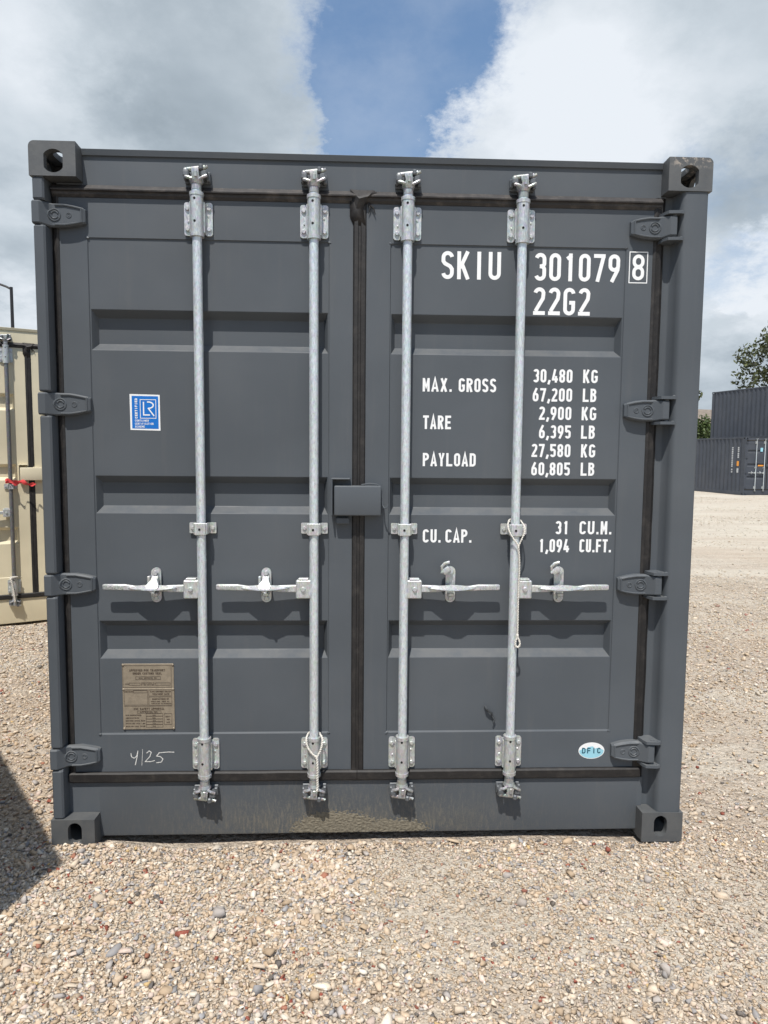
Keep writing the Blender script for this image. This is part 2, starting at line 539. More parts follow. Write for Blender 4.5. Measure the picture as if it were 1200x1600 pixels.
    return g.get(ch, [])


def ribbon(mb, pts, t, f, lift=0.0, mi=0):
    """flat stroke of width t; f maps (x, z, lift) to 3-D"""
    P = [Vector((p[0], p[1])) for p in pts]
    Q = [P[0]]
    for p in P[1:]:
        if (p - Q[-1]).length > 1e-6:
            Q.append(p)
    P = Q
    closed = len(P) > 3 and (P[0] - P[-1]).length < 1e-6
    n = len(P)
    L, Rr = [], []
    for i, p in enumerate(P):
        a = (P[i] - P[i - 1]).normalized() if i else ((P[-1] - P[-2]).normalized() if closed else (P[1] - P[0]).normalized())
        b = (P[i + 1] - P[i]).normalized() if i < n - 1 else ((P[1] - P[0]).normalized() if closed else a)
        na, nb = Vector((-a.y, a.x)), Vector((-b.y, b.x))
        mt = (na + nb)
        mt = na if mt.length < 1e-6 else mt.normalized()
        k = t / 2 / max(0.45, mt.dot(na))
        L.append(p + mt * k)
        Rr.append(p - mt * k)
    vs = [f(q.x, q.y, lift) for q in L] + [f(q.x, q.y, lift) for q in Rr]
    mb.add(vs, [(i, i + 1, n + i + 1, n + i) for i in range(n - 1)], mi)


ADV = {'.': .42, ',': .42, ' ': .75, ':': .42}


def text(mb, s_, x0, x1, z0, z1, y, stroke=None, wr=None, mi=0, frame=None, gap=0.27):
    """line of letters filling x0..x1 and z0..z1 on the plane y (or on frame(x, z, lift))"""
    h = z1 - z0
    adv = [ADV.get(c, 1.0) for c in s_]
    unit = (x1 - x0) / (sum(adv) + gap * (len(s_) - 1))
    t = (stroke or h * 0.16) / h
    ratio = unit / h
    f0 = frame or (lambda x, z, q: (x, y - q, z))
    x = x0
    for c, a in zip(s_, adv):
        for k, pl in enumerate(glyph(c, ratio * a, t)):
            ribbon(mb, pl, t, lambda u, v, q, x=x: f0(x + u * h, z0 + v * h, q), lift=k * 0.00012, mi=mi)
        x += unit * (a + gap)


# ------------------------------------------------------------------ shipping container
YD = 0.060          # plane of the door leaves
HZ = (2.352, 1.683, 1.017, 0.352)
BARS = (-0.645, -0.227, 0.113, 0.533)
PANEL = {-1: (-1.047, -0.172), 1: (0.052, 0.934)}
CORR = ((0.724, 0.872), (1.281, 1.423), (1.883, 2.031))


def corner_casting(sx, top, y0, back, worn, parent):
    """hollow casting; sx side, top or bottom, y0 face plane; back mirrors the door-end casting in y"""
    mb = MB()
    def X(a):
        return sx * a
    z0, z1 = (2.473, 2.591) if top else (0.0, 0.118)
    r = 0.020
    out = []
    if top:
        out = [(1.057, z0), (1.219, z0)] + [(1.219 - r + r * math.cos(R(a)), z1 - r + r * math.sin(R(a))) for a in range(0, 91, 15)] + [(1.057, z1)]
        hole = []
        for a in range(0, 360, 12):
            hx, hz = 0.040 * math.cos(R(a)), 0.040 * math.sin(R(a))
            hole.append((1.134 + max(-.033, min(.033, hx)), 2.524 + hz))
    else:
        out = [(1.057, z0 + .004), (1.063, z0), (1.219 - .010, z0), (1.219, z0 + .010), (1.219, z1), (1.057, z1)]
        hole = stadium(1.131, 0.064, 0.026, 0.042)
    sg = -1 if back else 1
    mb.prism([[(X(a), b) for a, b in out], [(X(a), b) for a, b in hole]], y0, y0 + sg * 0.026)
    ya, yb = sorted((y0 + sg * 0.0255, y0 + sg * 0.178))
    def bx(xa, xb, za, zb):
        xa, xb = sorted((X(xa), X(xb)))
        mb.box(xa, xb, ya, yb, za, zb)
    bx(1.057, 1.071, z0 + .001, z1 - .001)
    side = stadium(0, 0, 0.028, 0.045)
    cy = y0 + sg * 0.10
    cz = z0 + 0.059
    mb.prism([[(ya, z0 + .001), (yb, z0 + .001), (yb, z1 - r), (ya, z1 - r)], [(cy + p[1], cz + p[0]) for p in side]], X(1.2185), X(1.200), axis='x')
    if top:
        mb.prism([[(X(1.0575), ya), (X(1.205), ya), (X(1.205), yb), (X(1.0575), yb)], [(X(1.134) + p[0], cy - .005 + p[1] * 1.15) for p in side]], z1 - .0005, z1 - 0.022, axis='z')
        bx(1.071, 1.2, z0 + .001, z0 + .012)
        bx(1.199, 1.2188, z1 - .022, z1 - r * .9)
    else:
        bx(1.071, 1.2, z0 + .001, z0 + .016)
        bx(1.071, 1.2185, z1 - .02, z1 - .0005)
    yw = y0 + sg * 0.177
    ya2, yb2 = sorted((yw, yw - sg * 0.012))
    xa, xb = sorted((X(1.058), X(1.218)))
    mb.box(xa, xb, ya2, yb2, z0 + .002, z1 - .024)
    return mb.build('corner_casting', worn, parent)


def hinge_blade(zc, side, mats, parent):
    mb = MB()
    if side < 0:
        st = [(-1.217, .006, .038), (-1.213, .001, .040), (-1.190, .001, .040), (-1.184, .007, .040), (-1.166, .031, .041), (-1.158, .036, .041),
              (-1.115, .036, .040), (-1.085, .036, .035), (-1.052, .037, .028), (-1.045, .044, .024)]
    else:
        st = [(1.100, .010, .036), (1.096, .005, .036), (1.074, .005, .036), (1.068, .010, .037), (1.050, .030, .040), (1.040, .036, .040),
              (1.010, .036, .040), (.980, .036, .036), (.950, .037, .028), (.942, .044, .024)]
    secs = []
    for x, y, h in st:
        e = .005
        secs.append([(x, y + e, zc + h), (x, y, zc + h - e), (x, y, zc - h + e), (x, y + e, zc - h), (x, .0605 if abs(x) < 1.14 else .05, zc - h), (x, .0605 if abs(x) < 1.14 else .05, zc + h)])
    mb.loft(secs)
    o = mb.build('hinge', mats, parent, 25)
    # raised rim, ring and maker's dimple
    mb = MB()
    s = 1 if side > 0 else -1
    def q(a, y, z):
        return (s * a, y, zc + z)
    mb.tube([q(1.148, .034, .034), q(1.115, .0345, .034), q(1.085, .0345, .029), q(1.056, .036, .023)] if s < 0 else [q(1.046, .034, .033), q(1.010, .0345, .033), q(.980, .0345, .029), q(.953, .036, .023)], .0035, 6)
    mb.tube([q(1.148, .034, -.034), q(1.115, .0345, -.034), q(1.085, .0345, -.029), q(1.056, .036, -.023), q(1.056, .036, .023)] if s < 0 else [q(1.046, .034, -.033), q(1.010, .0345, -.033), q(.980, .0345, -.029), q(.953, .036, -.023), q(.953, .036, .023)], .0035, 6)
    rc = -1.150 if s < 0 else 1.028
    # ring follows the bend of the blade
    def yb(x):
        a = [(t_[0], t_[1]) for t_ in st]
        a.sort()
        for (xa, ya), (xb, yb_) in zip(a, a[1:]):
            if xa <= x <= xb:
                return ya + (yb_ - ya) * (x - xa) / (xb - xa)
        return .036
    for rr, a0, a1 in ((.020, 0, 360), (.0125, 20, 160), (.0125, 200, 340)):
        pts = [(rc + rr * math.cos(R(a)), 0, zc + rr * math.sin(R(a))) for a in range(a0, a1 if a1 < 360 else 346, 15)]
        pts = [(x, yb(x) - .0005, z) for x, _, z in pts]
        mb.tube(pts, .0028, 6, closed=(a1 == 360))
    dc = -1.100 if s < 0 else .985
    mb.ring((dc, .0362, zc), .0085, .0022, 18)
    mb.ring((dc, .0362, zc), .004, .0016, 10, a0=30, a1=300)
    mb.build('embossed_rim', mats, o)
    if side > 0:
        mb = MB()
        for dzz in (.047, -.047):
            out = [(1.048, .071), (1.056, .022), (1.064, .002), (1.108, -.003), (1.121, .003), (1.121, .012), (1.110, .045), (1.107, .071)]
            z = zc + dzz
            secs = [[(x, y, z + h) for x, y in out] for h in (-.0055, .0055)]
            mb.loft(secs)
            mb.sphere((1.114, .008, z + .004), .008, .008, .006, 1, jit=.3)
        mb.cyl((1.092, .020, zc - .052), (1.092, .020, zc + .054), .009, 14)
        mb.build('hinge_lug', mats, o)
    return o


def bearing(x, zlo, zhi, slo, shi, m, parent, name='bearing_bracket'):
    mb = MB()
    for s in (-1, 1):
        xa, xb = sorted((x + s * .024, x + s * .051))
        mb.prism([rrect(xa, xb, zlo, zhi, .009)], .0515, .0598)
        mb.box(*sorted((x + s * .0185, x + s * .0275)), .028, .0585, zlo + .004, zhi - .004, .002)
        for z in (zlo + .022, zhi - .022):
            mb.bolt(x + s * .0385, .0515, z)
        mb.sphere((x + s * .036, .052, (zlo + zhi) / 2 + .01 * s), .004, .004, .006, 1)
    mb.cyl((x, .027, slo), (x, .027, shi), .0235, 24)
    mb.cyl((x, .027, slo - .002), (x, .027, slo + .010), .0255, 24)
    mb.cyl((x, .027, shi - .010), (x, .027, shi + .002), .0255, 24)
    o = mb.build(name, m, parent)
    for z in ((zlo + zhi) / 2 - .040 + .02, (zlo + zhi) / 2 + .058):
        mb = MB()
        mb.cyl((x - .003, .0045, z), (x - .003, .003, z), .0045, 12)
        mb.build('drain_hole_shade', dark, o)  # black disc stands in for the shade inside the hole
    return o


def cam_head(x, z, up, m, mk, parent):
    """locking cam with its two jaws, and the keeper it grips"""
    s = 1 if up else -1
    mb = MB()
    Z = lambda a: z + s * a
    mb.cyl((x, .026, Z(-.034)), (x, .026, Z(-.012)), .0185, 18)
    mb.cyl((x, .026, Z(-.014)), (x, .026, Z(-.004)), .0205, 18, r1=.024)
    mb.loft([[(x - .022, .010, Z(-.006)), (x + .022, .010, Z(-.006)), (x + .022, .046, Z(-.006)), (x - .022, .046, Z(-.006))],
             [(x - .010, .004, Z(.012)), (x + .014, .004, Z(.012)), (x + .014, .046, Z(.012)), (x - .010, .046, Z(.012))],
             [(x - .016, .008, Z(.038)), (x + .012, .006, Z(.038)), (x + .012, .046, Z(.038)), (x - .016, .046, Z(.038))]])
    mb.cyl((x - .038, .022, Z(.034)), (x + .034, .018, Z(.042)), .0085, 12)
    mb.sphere((x - .034, .020, Z(.030)), .011, .013, .012, 2, jit=.08)
    mb.cyl((x + .026, .016, Z(.036)), (x + .044, .012, Z(.044)), .0055, 10)
    mb.tube([(x - .012, .008, Z(.0)), (x - .026, .006, Z(.004)), (x - .036, .012, Z(.008))], .006, 8)
    mb.tube([(x + .014, .008, Z(-.002)), (x + .028, .004, Z(.004)), (x + .040, .010, Z(.012))], .0055, 8)
    mb.box(x - .003, x + .008, .000, .010, Z(.014) - .010, Z(.014) + .012, .002)
    o = mb.build('locking_cam', galv_cam, parent)
    mb = MB()
    for q, hh in ((-.034, .020), (.030, .022)):
        mb.box(x + q - .011, x + q + .012, .006, .0595, *sorted((Z(.008), Z(.008 + hh))), .004)
    mb.box(x + .013, x + .028, .002, .030, *sorted((Z(.030), Z(.050))), .004)
    mb.box(x + .034, x + .047, .030, .0595, *sorted((Z(.000), Z(.030))), .003)
    mb.box(x - .047, x - .036, .030, .0595, *sorted((Z(.004), Z(.034))), .003)
    mb.box(x - .046, x + .046, .050, .0598, *sorted((Z(-.002), Z(.040))), .002)
    mb.build('cam_keeper', [mk], o)
    return o


def handle(x, side, m, parent):
    mb = MB()
    zc = 1.003
    U = lambda u: x + side * u
    mb.box(*sorted((U(.010), U(.067))), .012, .044, .967, 1.037, .004)
    mb.box(*sorted((U(.020), U(.058))), .013, .043, 1.0365, 1.044, .002)
    mb.box(*sorted((U(.008), U(.014))), .016, .040, .972, 1.032, .001)
    mb.cyl((U(.040), .012, zc), (U(.040), .005, zc), .010, 14, r1=.007)
    st = [(.060, .028, .014, .006, 0), (.085, .028, .0135, .006, 0), (.12, .027, .0125, .006, 0), (.15, .026, .010, .006, .001), (.25, .024, .009, .006, .002),
          (.268, .022, .0105, .006, .004), (.285, .021, .0110, .0065, .006), (.358, .020, .0105, .006, .007), (.364, .020, .009, .004, .007)]
    secs = []
    for u, y, hz, hy, dz_ in st:
        e = .003
        z = zc + dz_
        secs.append([(U(u), y - hy, z + hz - e), (U(u), y - hy + e, z + hz), (U(u), y + hy, z + hz), (U(u), y + hy, z - hz), (U(u), y - hy + e, z - hz), (U(u), y - hy, z - hz + e)])
    mb.loft(secs)
    secs = []
    for u, k in ((.092, .06), (.112, .42), (.140, .78), (.175, 1.0), (.205, .98), (.235, .72), (.258, .40), (.278, .08)):
        z = zc + .004
        secs.append([(U(u), .024, z + .011 * k), (U(u), .017, z + .012 * k), (U(u), .022 - .030 * k, z - .001 * k), (U(u), .022 - .031 * k, z - .005 * k), (U(u), .018, z - .013 * k), (U(u), .024, z - .012 * k)])
    mb.loft(secs)
    # cast marks on the grip
    for k in range(9):
        u = .288 + k * .0075
        mb.box(*sorted((U(u), U(u + .0045))), .0125, .016, zc + .001 + .002 * (k % 3), zc + .013 - .002 * (k % 2), .0008)
    return mb.build('door_handle', m, parent)


def handle_catch(xc, open_, m, parent):
    mb = MB()
    z1 = 1.085 if open_ else 1.078
    mb.prism([stadium(xc, (z1 + .946) / 2, .0185, (z1 - .946) / 2)], .050, .0598)
    mb.bolt(xc, .050, .962, .009, .007)
    mb.bolt(xc, .050, z1 - .019, .010, .009)
    mb.box(xc - .013, xc + .011, .018, .051, .974, .988, .003)
    mb.cyl((xc, .05, z1 - .019), (xc, .036, z1 - .019), .008, 12)
    if open_:
        rt = Matrix.Rotation(R(-38), 3, 'Y')
        mb.box(xc - .036, xc - .002, .022, .045, 1.062, 1.086, .005, 2, rot=rt)
        mb.tube([(xc - .034, .030, 1.072), (xc - .037, .026, 1.088), (xc - .026, .024, 1.101), (xc - .008, .022, 1.106)], .006, 8)
        mb.sphere((xc - .036, .024, 1.066), .006, .007, .006, 1, jit=.2)
    else:
        mb.loft([[(xc - .011, .040, 1.050), (xc + .011, .040, 1.050), (xc + .011, .050, 1.050), (xc - .011, .050, 1.050)],
                 [(xc - .012, .020, 1.036), (xc + .012, .020, 1.036), (xc + .012, .046, 1.036), (xc - .012, .046, 1.036)],
                 [(xc - .024, .000, 1.018), (xc + .021, .000, 1.018), (xc + .021, .012, 1.018), (xc - .024, .012, 1.018)],
                 [(xc - .020, -.006, 1.008), (xc + .018, -.006, 1.008), (xc + .018, .006, 1.008), (xc - .020, .006, 1.008)],
                 [(xc - .006, -.003, .992), (xc + .005, -.003, .992), (xc + .005, .006, .992), (xc - .006, .006, .992)]])
        mb.sphere((xc + .002, -.004, .992), .007, .006, .006, 1, jit=.15)
        mb.box(xc - .028, xc - .018, .030, .050, 1.018, 1.048, .002)
    return mb.build('handle_catch', m, parent)


def door(side, m, parent):
    x0, x1 = (-1.145, -0.0855) if side < 0 else (-0.0365, 1.034)
    z0, z1 = 0.279, 2.4215
    px0, px1 = PANEL[side]
    pz0, pz1 = 0.426, 2.284
    mb = MB()
    mb.prism([[(x0, z0), (x1, z0), (x1, z1), (x0, z1)], [(px0, pz0), (px1, pz0), (px1, pz1), (px0, pz1)]], YD, .112)
    e, yp = .006, YD + .0045
    o4 = [(px0, pz0), (px1, pz0), (px1, pz1), (px0, pz1)]
    i4 = [(px0 + .0025, pz0 + e), (px1 - .0025, pz0 + e), (px1 - .0025, pz1 - .003), (px0 + .0025, pz1 - .003)]
    vs = [(a, YD + .0004, b) for a, b in o4] + [(a, yp, b) for a, b in i4]
    mb.add(vs, [(i, (i + 1) % 4, 4 + (i + 1) % 4, 4 + i) for i in range(4)])
    holes = []
    for c0, c1 in CORR:
        h = [(px0 + .005, c0), (px1 - .005, c0), (px1 - .005, c1), (px0 + .005, c1)]
        holes.append(h)
        s_, e_ = .0275, .016
        # pressed rib: soft shoulders, sloping flanks, flat bottom
        rows = [(0, 0), (.0012, .0022), (.0325, s_ - .002), (.034, s_)]
        L = []
        for dy, ins in rows:
            k = ins / s_
            L.append([(h[0][0] + e_ * k, yp + dy, c0 + ins), (h[1][0] - e_ * k, yp + dy, c0 + ins), (h[1][0] - e_ * k, yp + dy, c1 - ins), (h[0][0] + e_ * k, yp + dy, c1 - ins)])
        for A, B in zip(L, L[1:]):
            mb.add(A + B, [(i, (i + 1) % 4, 4 + (i + 1) % 4, 4 + i) for i in range(4)])
        mb.add(L[-1], [(0, 1, 2, 3)])
    tri = tessellate_polygon([[Vector((a, b, 0)) for a, b in L] for L in [i4] + holes])
    flat = [q for L in [i4] + holes for q in L]
    mb.add([(a, yp, b) for a, b in flat], [tuple(t) for t in tri])
    mb.box(px0 - .01, px1 + .01, .101, .108, pz0 - .01, pz1 + .01)
    # weld blobs where the seams meet
    for bx_ in (px0, px1):
        for bz in (pz0, pz1):
            mb.sphere((bx_, YD + .001, bz), .008, .004, .006, 1, jit=.5)
    return mb.build('door', m, parent, 40)


def gaskets(dl, dr, parent):
    def run_x(name, x0, x1, prof, par):
        mb = MB()
        n = max(2, int((x1 - x0) / .05))
        secs = []
        for i in range(n + 1):
            x = x0 + (x1 - x0) * i / n
            j = (rnd.random() - .5) * .0012
            secs.append([(x, y, z + j) for z, y in prof])
        mb.loft(secs)
        return mb.build(name, rubber_dusty_lit if prof is top else rubber, par, 25)
    top = [(2.4665, .0605), (2.463, .055), (2.447, .040), (2.4425, .041), (2.4415, .051), (2.432, .052), (2.4225, .0605)]
    bot = [(.2795, .0605), (.2785, .052), (.273, .046), (.244, .047), (.238, .0525), (.2365, .0605)]
    run_x('door_gasket', -1.165, -.062, top, dl)
    run_x('door_gasket', -.060, 1.058, top, dr)
    run_x('door_gasket', -1.165, -.062, bot, dl)
    run_x('door_gasket', -.060, 1.062, bot, dr)
    def run_z(x0, x1, z0, z1, prof, par):
        mb = MB()
        n = 40
        secs = []
        for i in range(n + 1):
            z = z0 + (z1 - z0) * i / n
            j = (rnd.random() - .5) * .0016
            secs.append([(x0 + (x1 - x0) * u + j, y, z) for u, y in prof])
        mb.loft(secs)
        return mb.build('door_gasket', rubber, par, 25)
    run_z(-.0850, -.0370, .2365, 2.4225, [(0, .105), (0, .0585), (.10, .0545), (.36, .0530), (.42, .0560), (.56, .0560), (.62, .0525), (.92, .0540), (1, .0585), (1, .105)], dl)
    run_z(-1.1715, -1.1455, .2360, 2.4225, [(0, .105), (0, .066), (.3, .058), (.75, .054), (1, .0585), (1, .105)], dl)
    run_z(1.0345, 1.0765, .2370, 2.466, [(0, .105), (0, .0585), (.20, .0535), (.40, .0565), (.72, .0575), (.85, .062), (1, .066), (1, .105)], dr)
    # folded rubber at the head of the centre gap
    mb = MB()
    P = lambda px, pz, y: (px, y, pz)
    v = [P(-.097, 2.470, .052), P(-.060, 2.468, .052), P(-.010, 2.468, .052), P(.010, 2.452, .050), P(-.030, 2.442, .036), P(-.064, 2.432, .034),
         P(-.098, 2.440, .054), P(-.098, 2.375, .056), P(-.084, 2.345, .0565), P(-.074, 2.40, .048), P(-.050, 2.405, .050), P(-.040, 2.345, .0530)]
    f = [(0, 1, 5), (1, 2, 4), (1, 4, 5), (2, 3, 4), (0, 5, 9), (0, 9, 6), (6, 9, 7), (7, 9, 8), (5, 10, 9), (9, 10, 11), (9, 11, 8), (4, 10, 5)]
    mb.add(v, f)
    o = mb.build('gasket_fold', rubber_fold, dl, 14)
    o.modifiers.new('sub', 'SUBSURF').levels = 0
    o.modifiers.remove(o.modifiers[0])
    sd = o.modifiers.new('thick', 'SOLIDIFY')
    sd.thickness = .003
    mb = MB()
    mb.tube([(-.030, .056, 2.425), (-.024, .052, 2.405), (-.030, .054, 2.385)], .003, 6, radii=[.004, .003, .001])
    mb.tube([(-.026, .056, 2.42), (-.012, .050, 2.405), (-.004, .052, 2.382)], .003, 6, radii=[.004, .003, .001])
    mb.build('gasket_shred', rubber, dr)


def corrugated_side(sx, y0, y1, z0, z1, m, parent):
    """trapezoid corrugation running along y, 36 mm deep"""
    mb = MB()
    pr = []
    y = y0
    seq = [(.072, 0), (.068, 1), (.070, 1), (.068, 0)]
    a, b = 1.212, 1.176
    pr.append((a, y))
    k = 0
    while y < y1 - 1e-4:
        ln, dst = seq[k % 4]
        y = min(y + ln, y1)
        pr.append((b if dst else a, y))
        k += 1
    pr[-1] = (a, y1)
    vs = [(sx * x, yy, z) for x, yy in pr for z in (z0, z1)]
    fs = [(2 * i, 2 * i + 1, 2 * i + 3, 2 * i + 2) for i in range(len(pr) - 1)]
    n = len(vs)
    vs += [(v[0] - sx * .004, v[1], v[2]) for v in vs]
    fs += [tuple(q + n for q in f_[::-1]) for f_ in fs]
    mb.add(vs, fs)
    return mb.build('side_wall', m, parent, 20, normals=False)


def container(root, mp, ms, mw, mgb, length=6.058, hardware=True):
    Lc = length
    for sx in (-1, 1):
        for top in (0, 1):
            corner_casting(sx, top, 0.0, False, mw, root)
            corner_casting(sx, top, Lc, True, mw, root)
    # corner posts, door end
    mb = MB()
    prof = [(-1.213, .060), (-1.213, .011), (-1.207, .0045), (-1.178, .0045), (-1.172, .011), (-1.172, .060)]
    cuts = [.1185] + [v for z in HZ[::-1] for v in (z - .043, z + .043)] + [2.4725]
    for a, b in zip(cuts[::2], cuts[1::2]):
        e = .006
        def ins(k):
            return [(x, y + k, 0) for x, y in prof[1:5]]
        base = prof
        shr = [(x * 1.0 if 0 else x + (.002 if x < -1.2 else -.002 if x > -1.19 else 0), y + (.004 if y < .05 else 0)) for x, y in prof]
        secs = []
        for z, P_ in ((a, shr), (a + e, base), (b - e, base), (b, shr)):
            secs.append([(x, y, z) for x, y in P_])
        mb.loft(secs)
    mb.box(-1.2125, -1.1725, .048, .175, .119, 2.472)
    mb.box(-1.1725, -1.1500, .1055, .175, .119, 2.472)
    for k in range(5):
        mb.sphere((-1.205 + k * .007, .006, 2.4725), .006, .005, .004, 1, jit=.4)
    mb.build('corner_post', mp, root)
    mb = MB()
    prof = [(1.0775, .0700), (1.098, .0700), (1.1045, .066), (1.1125, .030), (1.1180, .012), (1.128, .0045), (1.200, .0045), (1.2085, .008), (1.213, .018), (1.213, .175), (1.0775, .175)]
    mb.prism([prof], .1185, 2.4725, axis='z')
    mb.build('corner_post', mp, root, 50)
    # header with drip lip, sill
    mb = MB()
    pf = [(2.4665, .0625), (2.4665, YD + .001), (2.566, YD + .001), (2.5675, .053), (2.5865, .0475), (2.588, .050), (2.588, .16), (2.4665, .16)]
    secs = [[(x, y, z) for z, y in pf] for x in (-1.0565, 1.0565)]
    mb.loft(secs)
    mb.box(-1.150, 1.0765, .062, .16, 2.4668, 2.4725)
    mb.build('door_header', mp, root)
    mb = MB()
    pf = [(.2362, .16), (.2362, YD + .002), (.2345, YD), (.028, YD), (.020, .062), (.0185, .068), (.0185, .16)]
    mb.loft([[(x, y, z) for z, y in pf] for x in (-1.0565, 1.0565)])
    pf = [(.2355, .16), (.2355, YD + .0005), (.118, YD + .0005), (.118, .16)]
    mb.loft([[(x, y, z) for z, y in pf] for x in (-1.1725, -1.0566)])
    mb.loft([[(x, y, z) for z, y in pf] for x in (1.0566, 1.0774)])
    mb.build('door_sill', ms, root)
    # sides, rails, roof, floor, far end
    for sx in (-1, 1):
        corrugated_side(sx, .176, Lc - .18, .159, 2.53, mp, root)
    mb = MB()
    for sx in (-1, 1):
        mb.box(*sorted((sx * 1.150, sx * 1.217)), .1785, Lc - .1785, .012, .160, .004)
    mb.build('bottom_rail', mp, root)
    mb = MB()
    for sx in (-1, 1):
        mb.box(*sorted((sx * 1.155, sx * 1.2165)), .1785, Lc - .1785, 2.5235, 2.5835, .004)
    mb.build('top_rail', mp, root)
    mb = MB()
    n = int((Lc - .5) / .209)
    ys = [.161]
    zs = [2.568]
    y = .25
    for k in range(n):
        for dy, z in ((.04, 2.568), (.03, 2.580), (.10, 2.580), (.03, 2.568)):
            y += dy
            if y < Lc - .15:
                ys.append(y)
                zs.append(z)
    ys.append(Lc - .07)
    zs.append(2.568)
    vs = [(x, a, b) for a, b in zip(ys, zs) for x in (-1.154, 1.154)]
    mb.add(vs, [(2 * i, 2 * i + 1, 2 * i + 3, 2 * i + 2) for i in range(len(ys) - 1)])
    mb.build('roof_panel', mp, root, 20)
    mb = MB()
    mb.box(-1.149, 1.149, .161, Lc - .08, .12, .15)
    mb.build('floor', wood, root)
    mb = MB()
    mb.box(-1.0565, 1.0565, Lc - .05, Lc - .03, .12, 2.48)
    mb.box(-1.0565, 1.0565, Lc - .07, Lc - .005, 2.4805, 2.585, .004)
    mb.box(-1.0565, 1.0565, Lc - .07, Lc - .005, .02, .1195, .004)
    for sx in (-1, 1):
        mb.box(*sorted((sx * 1.057, sx * 1.213)), Lc - .17, Lc - .006, .1185, 2.4725, .004)
    x = -1.0
    while x < .95:
        mb.loft([[(x, Lc - .031, z), (x + .03, Lc - .006, z), (x + .11, Lc - .006, z), (x + .14, Lc - .031, z)] for z in (.121, 2.479)])
        x += .25
    mb.build('end_wall', mp, root, 20)
    # doors
    dl = door(-1, mp, root)
    dr = door(1, mp, root)
    gaskets(dl, dr, root)
    if not hardware:
        return dl, dr
    for zc in HZ:
        hinge_blade(zc, -1, mp, dl)
        hinge_blade(zc, 1, mp, dr)
    for k, x in enumerate(BARS):
        mb = MB()
        mb.cyl((x, .026, .222), (x, .026, 2.470), .0170, 28)
        bar = mb.build('locking_bar', mgb, root)
        bearing(x, 2.294, 2.411, 2.284, 2.434, galv_cast, bar)
        bearing(x, .291, .411, .272, .424, galv_cast, bar)
        cam_head(x, 2.478, True, galv_cast, keeper_m, bar)
        cam_head(x, .224, False, galv_cast, keeper_m, bar)
        mb = MB()
        for s in (-1, 1):
            mb.prism([rrect(*sorted((x + s * .024, x + s * .050)), 1.209, 1.250, .004)], .0535, .0598)
            mb.bolt(x + s * .0375, .0535, 1.2295, .0075, .006)
            mb.box(*sorted((x + s * .0175, x + s * .0255)), .010, .0585, 1.2085, 1.2505, .002)
        mb.box(x - .0205, x + .0205, .0035, .0085, 1.2065, 1.2515, .002)
        br = mb.build('guide_clamp', galv_cast, bar)
        mb = MB()
        mb.cyl((x - .002, .0034, 1.228), (x - .002, .0020, 1.228), .0045, 12)
        mb.build('drain_hole_shade', dark, br)
        handle(x, -1 if k < 2 else 1, galv_cast, bar)
    for xc, op in ((-.8215, 0), (-.4085, 0), (.293, 1), (.713, 1)):
        handle_catch(xc, op, galv_cast, root)
    # lock box with its bracket
    mb = MB()
    mb.box(-.152, .0235, .0120, .052, 1.2805, 1.3930, .0055, 3)
    lb = mb.build('lock_box', mp, root)
    mb = MB()
    mb.box(-.163, -.092, .014, .0595, 1.415, 1.421, .002)
    mb.box(-.163, -.1575, .014, .0595, 1.281, 1.4165, .002)
    mb.box(-.145, -.095, .030, .0595, 1.248, 1.272, .003)
    mb.tube([(-.05, .030, 1.396), (-.02, .024, 1.401), (.008, .022, 1.398), (.024, .026, 1.385), (.029, .028, 1.35), (.030, .024, 1.32), (.036, .016, 1.309), (.045, .012, 1.312), (.050, .012, 1.324)], .0026, 7)
    mb.build('lock_bracket', mp, lb)
    return dl, dr


TXT = [('SKIU', .242, .464, 2.161, 2.262, .0140), ('301079', .590, .913, 2.161, 2.262, .0140), ('22G2', .589, .804, 2.036, 2.137, .0140),
       ('MAX.', .178, .289, 1.747, 1.797, 0), ('GROSS', .314, .456, 1.747, 1.798, 0), ('TARE', .181, .287, 1.607, 1.658, 0), ('PAYLOAD', .182, .384, 1.467, 1.517, 0),
       ('CU.', .186, .255, 1.175, 1.226, 0), ('CAP.', .273, .374, 1.175, 1.226, 0),
       ('30,480', .596, .746, 1.786, 1.836, 0), ('KG', .787, .843, 1.786, 1.836, 0), ('67,200', .596, .747, 1.715, 1.765, 0), ('LB', .788, .840, 1.715, 1.765, 0),
       ('2,900', .622, .746, 1.646, 1.696, 0), ('KG', .786, .842, 1.646, 1.696, 0), ('6,395', .624, .746, 1.576, 1.626, 0), ('LB', .786, .839, 1.576, 1.626, 0),
       ('27,580', .597, .747, 1.505, 1.555, 0), ('KG', .788, .843, 1.505, 1.555, 0), ('60,805', .598, .747, 1.435, 1.485, 0), ('LB', .789, .842, 1.435, 1.485, 0),
       ('31', .698, .750, 1.209, 1.260, 0), ('CU.M.', .792, .918, 1.209, 1.260, 0), ('1,094', .635, .753, 1.139, 1.190, 0), ('CU.FT.', .794, .918, 1.139, 1.190, 0)]


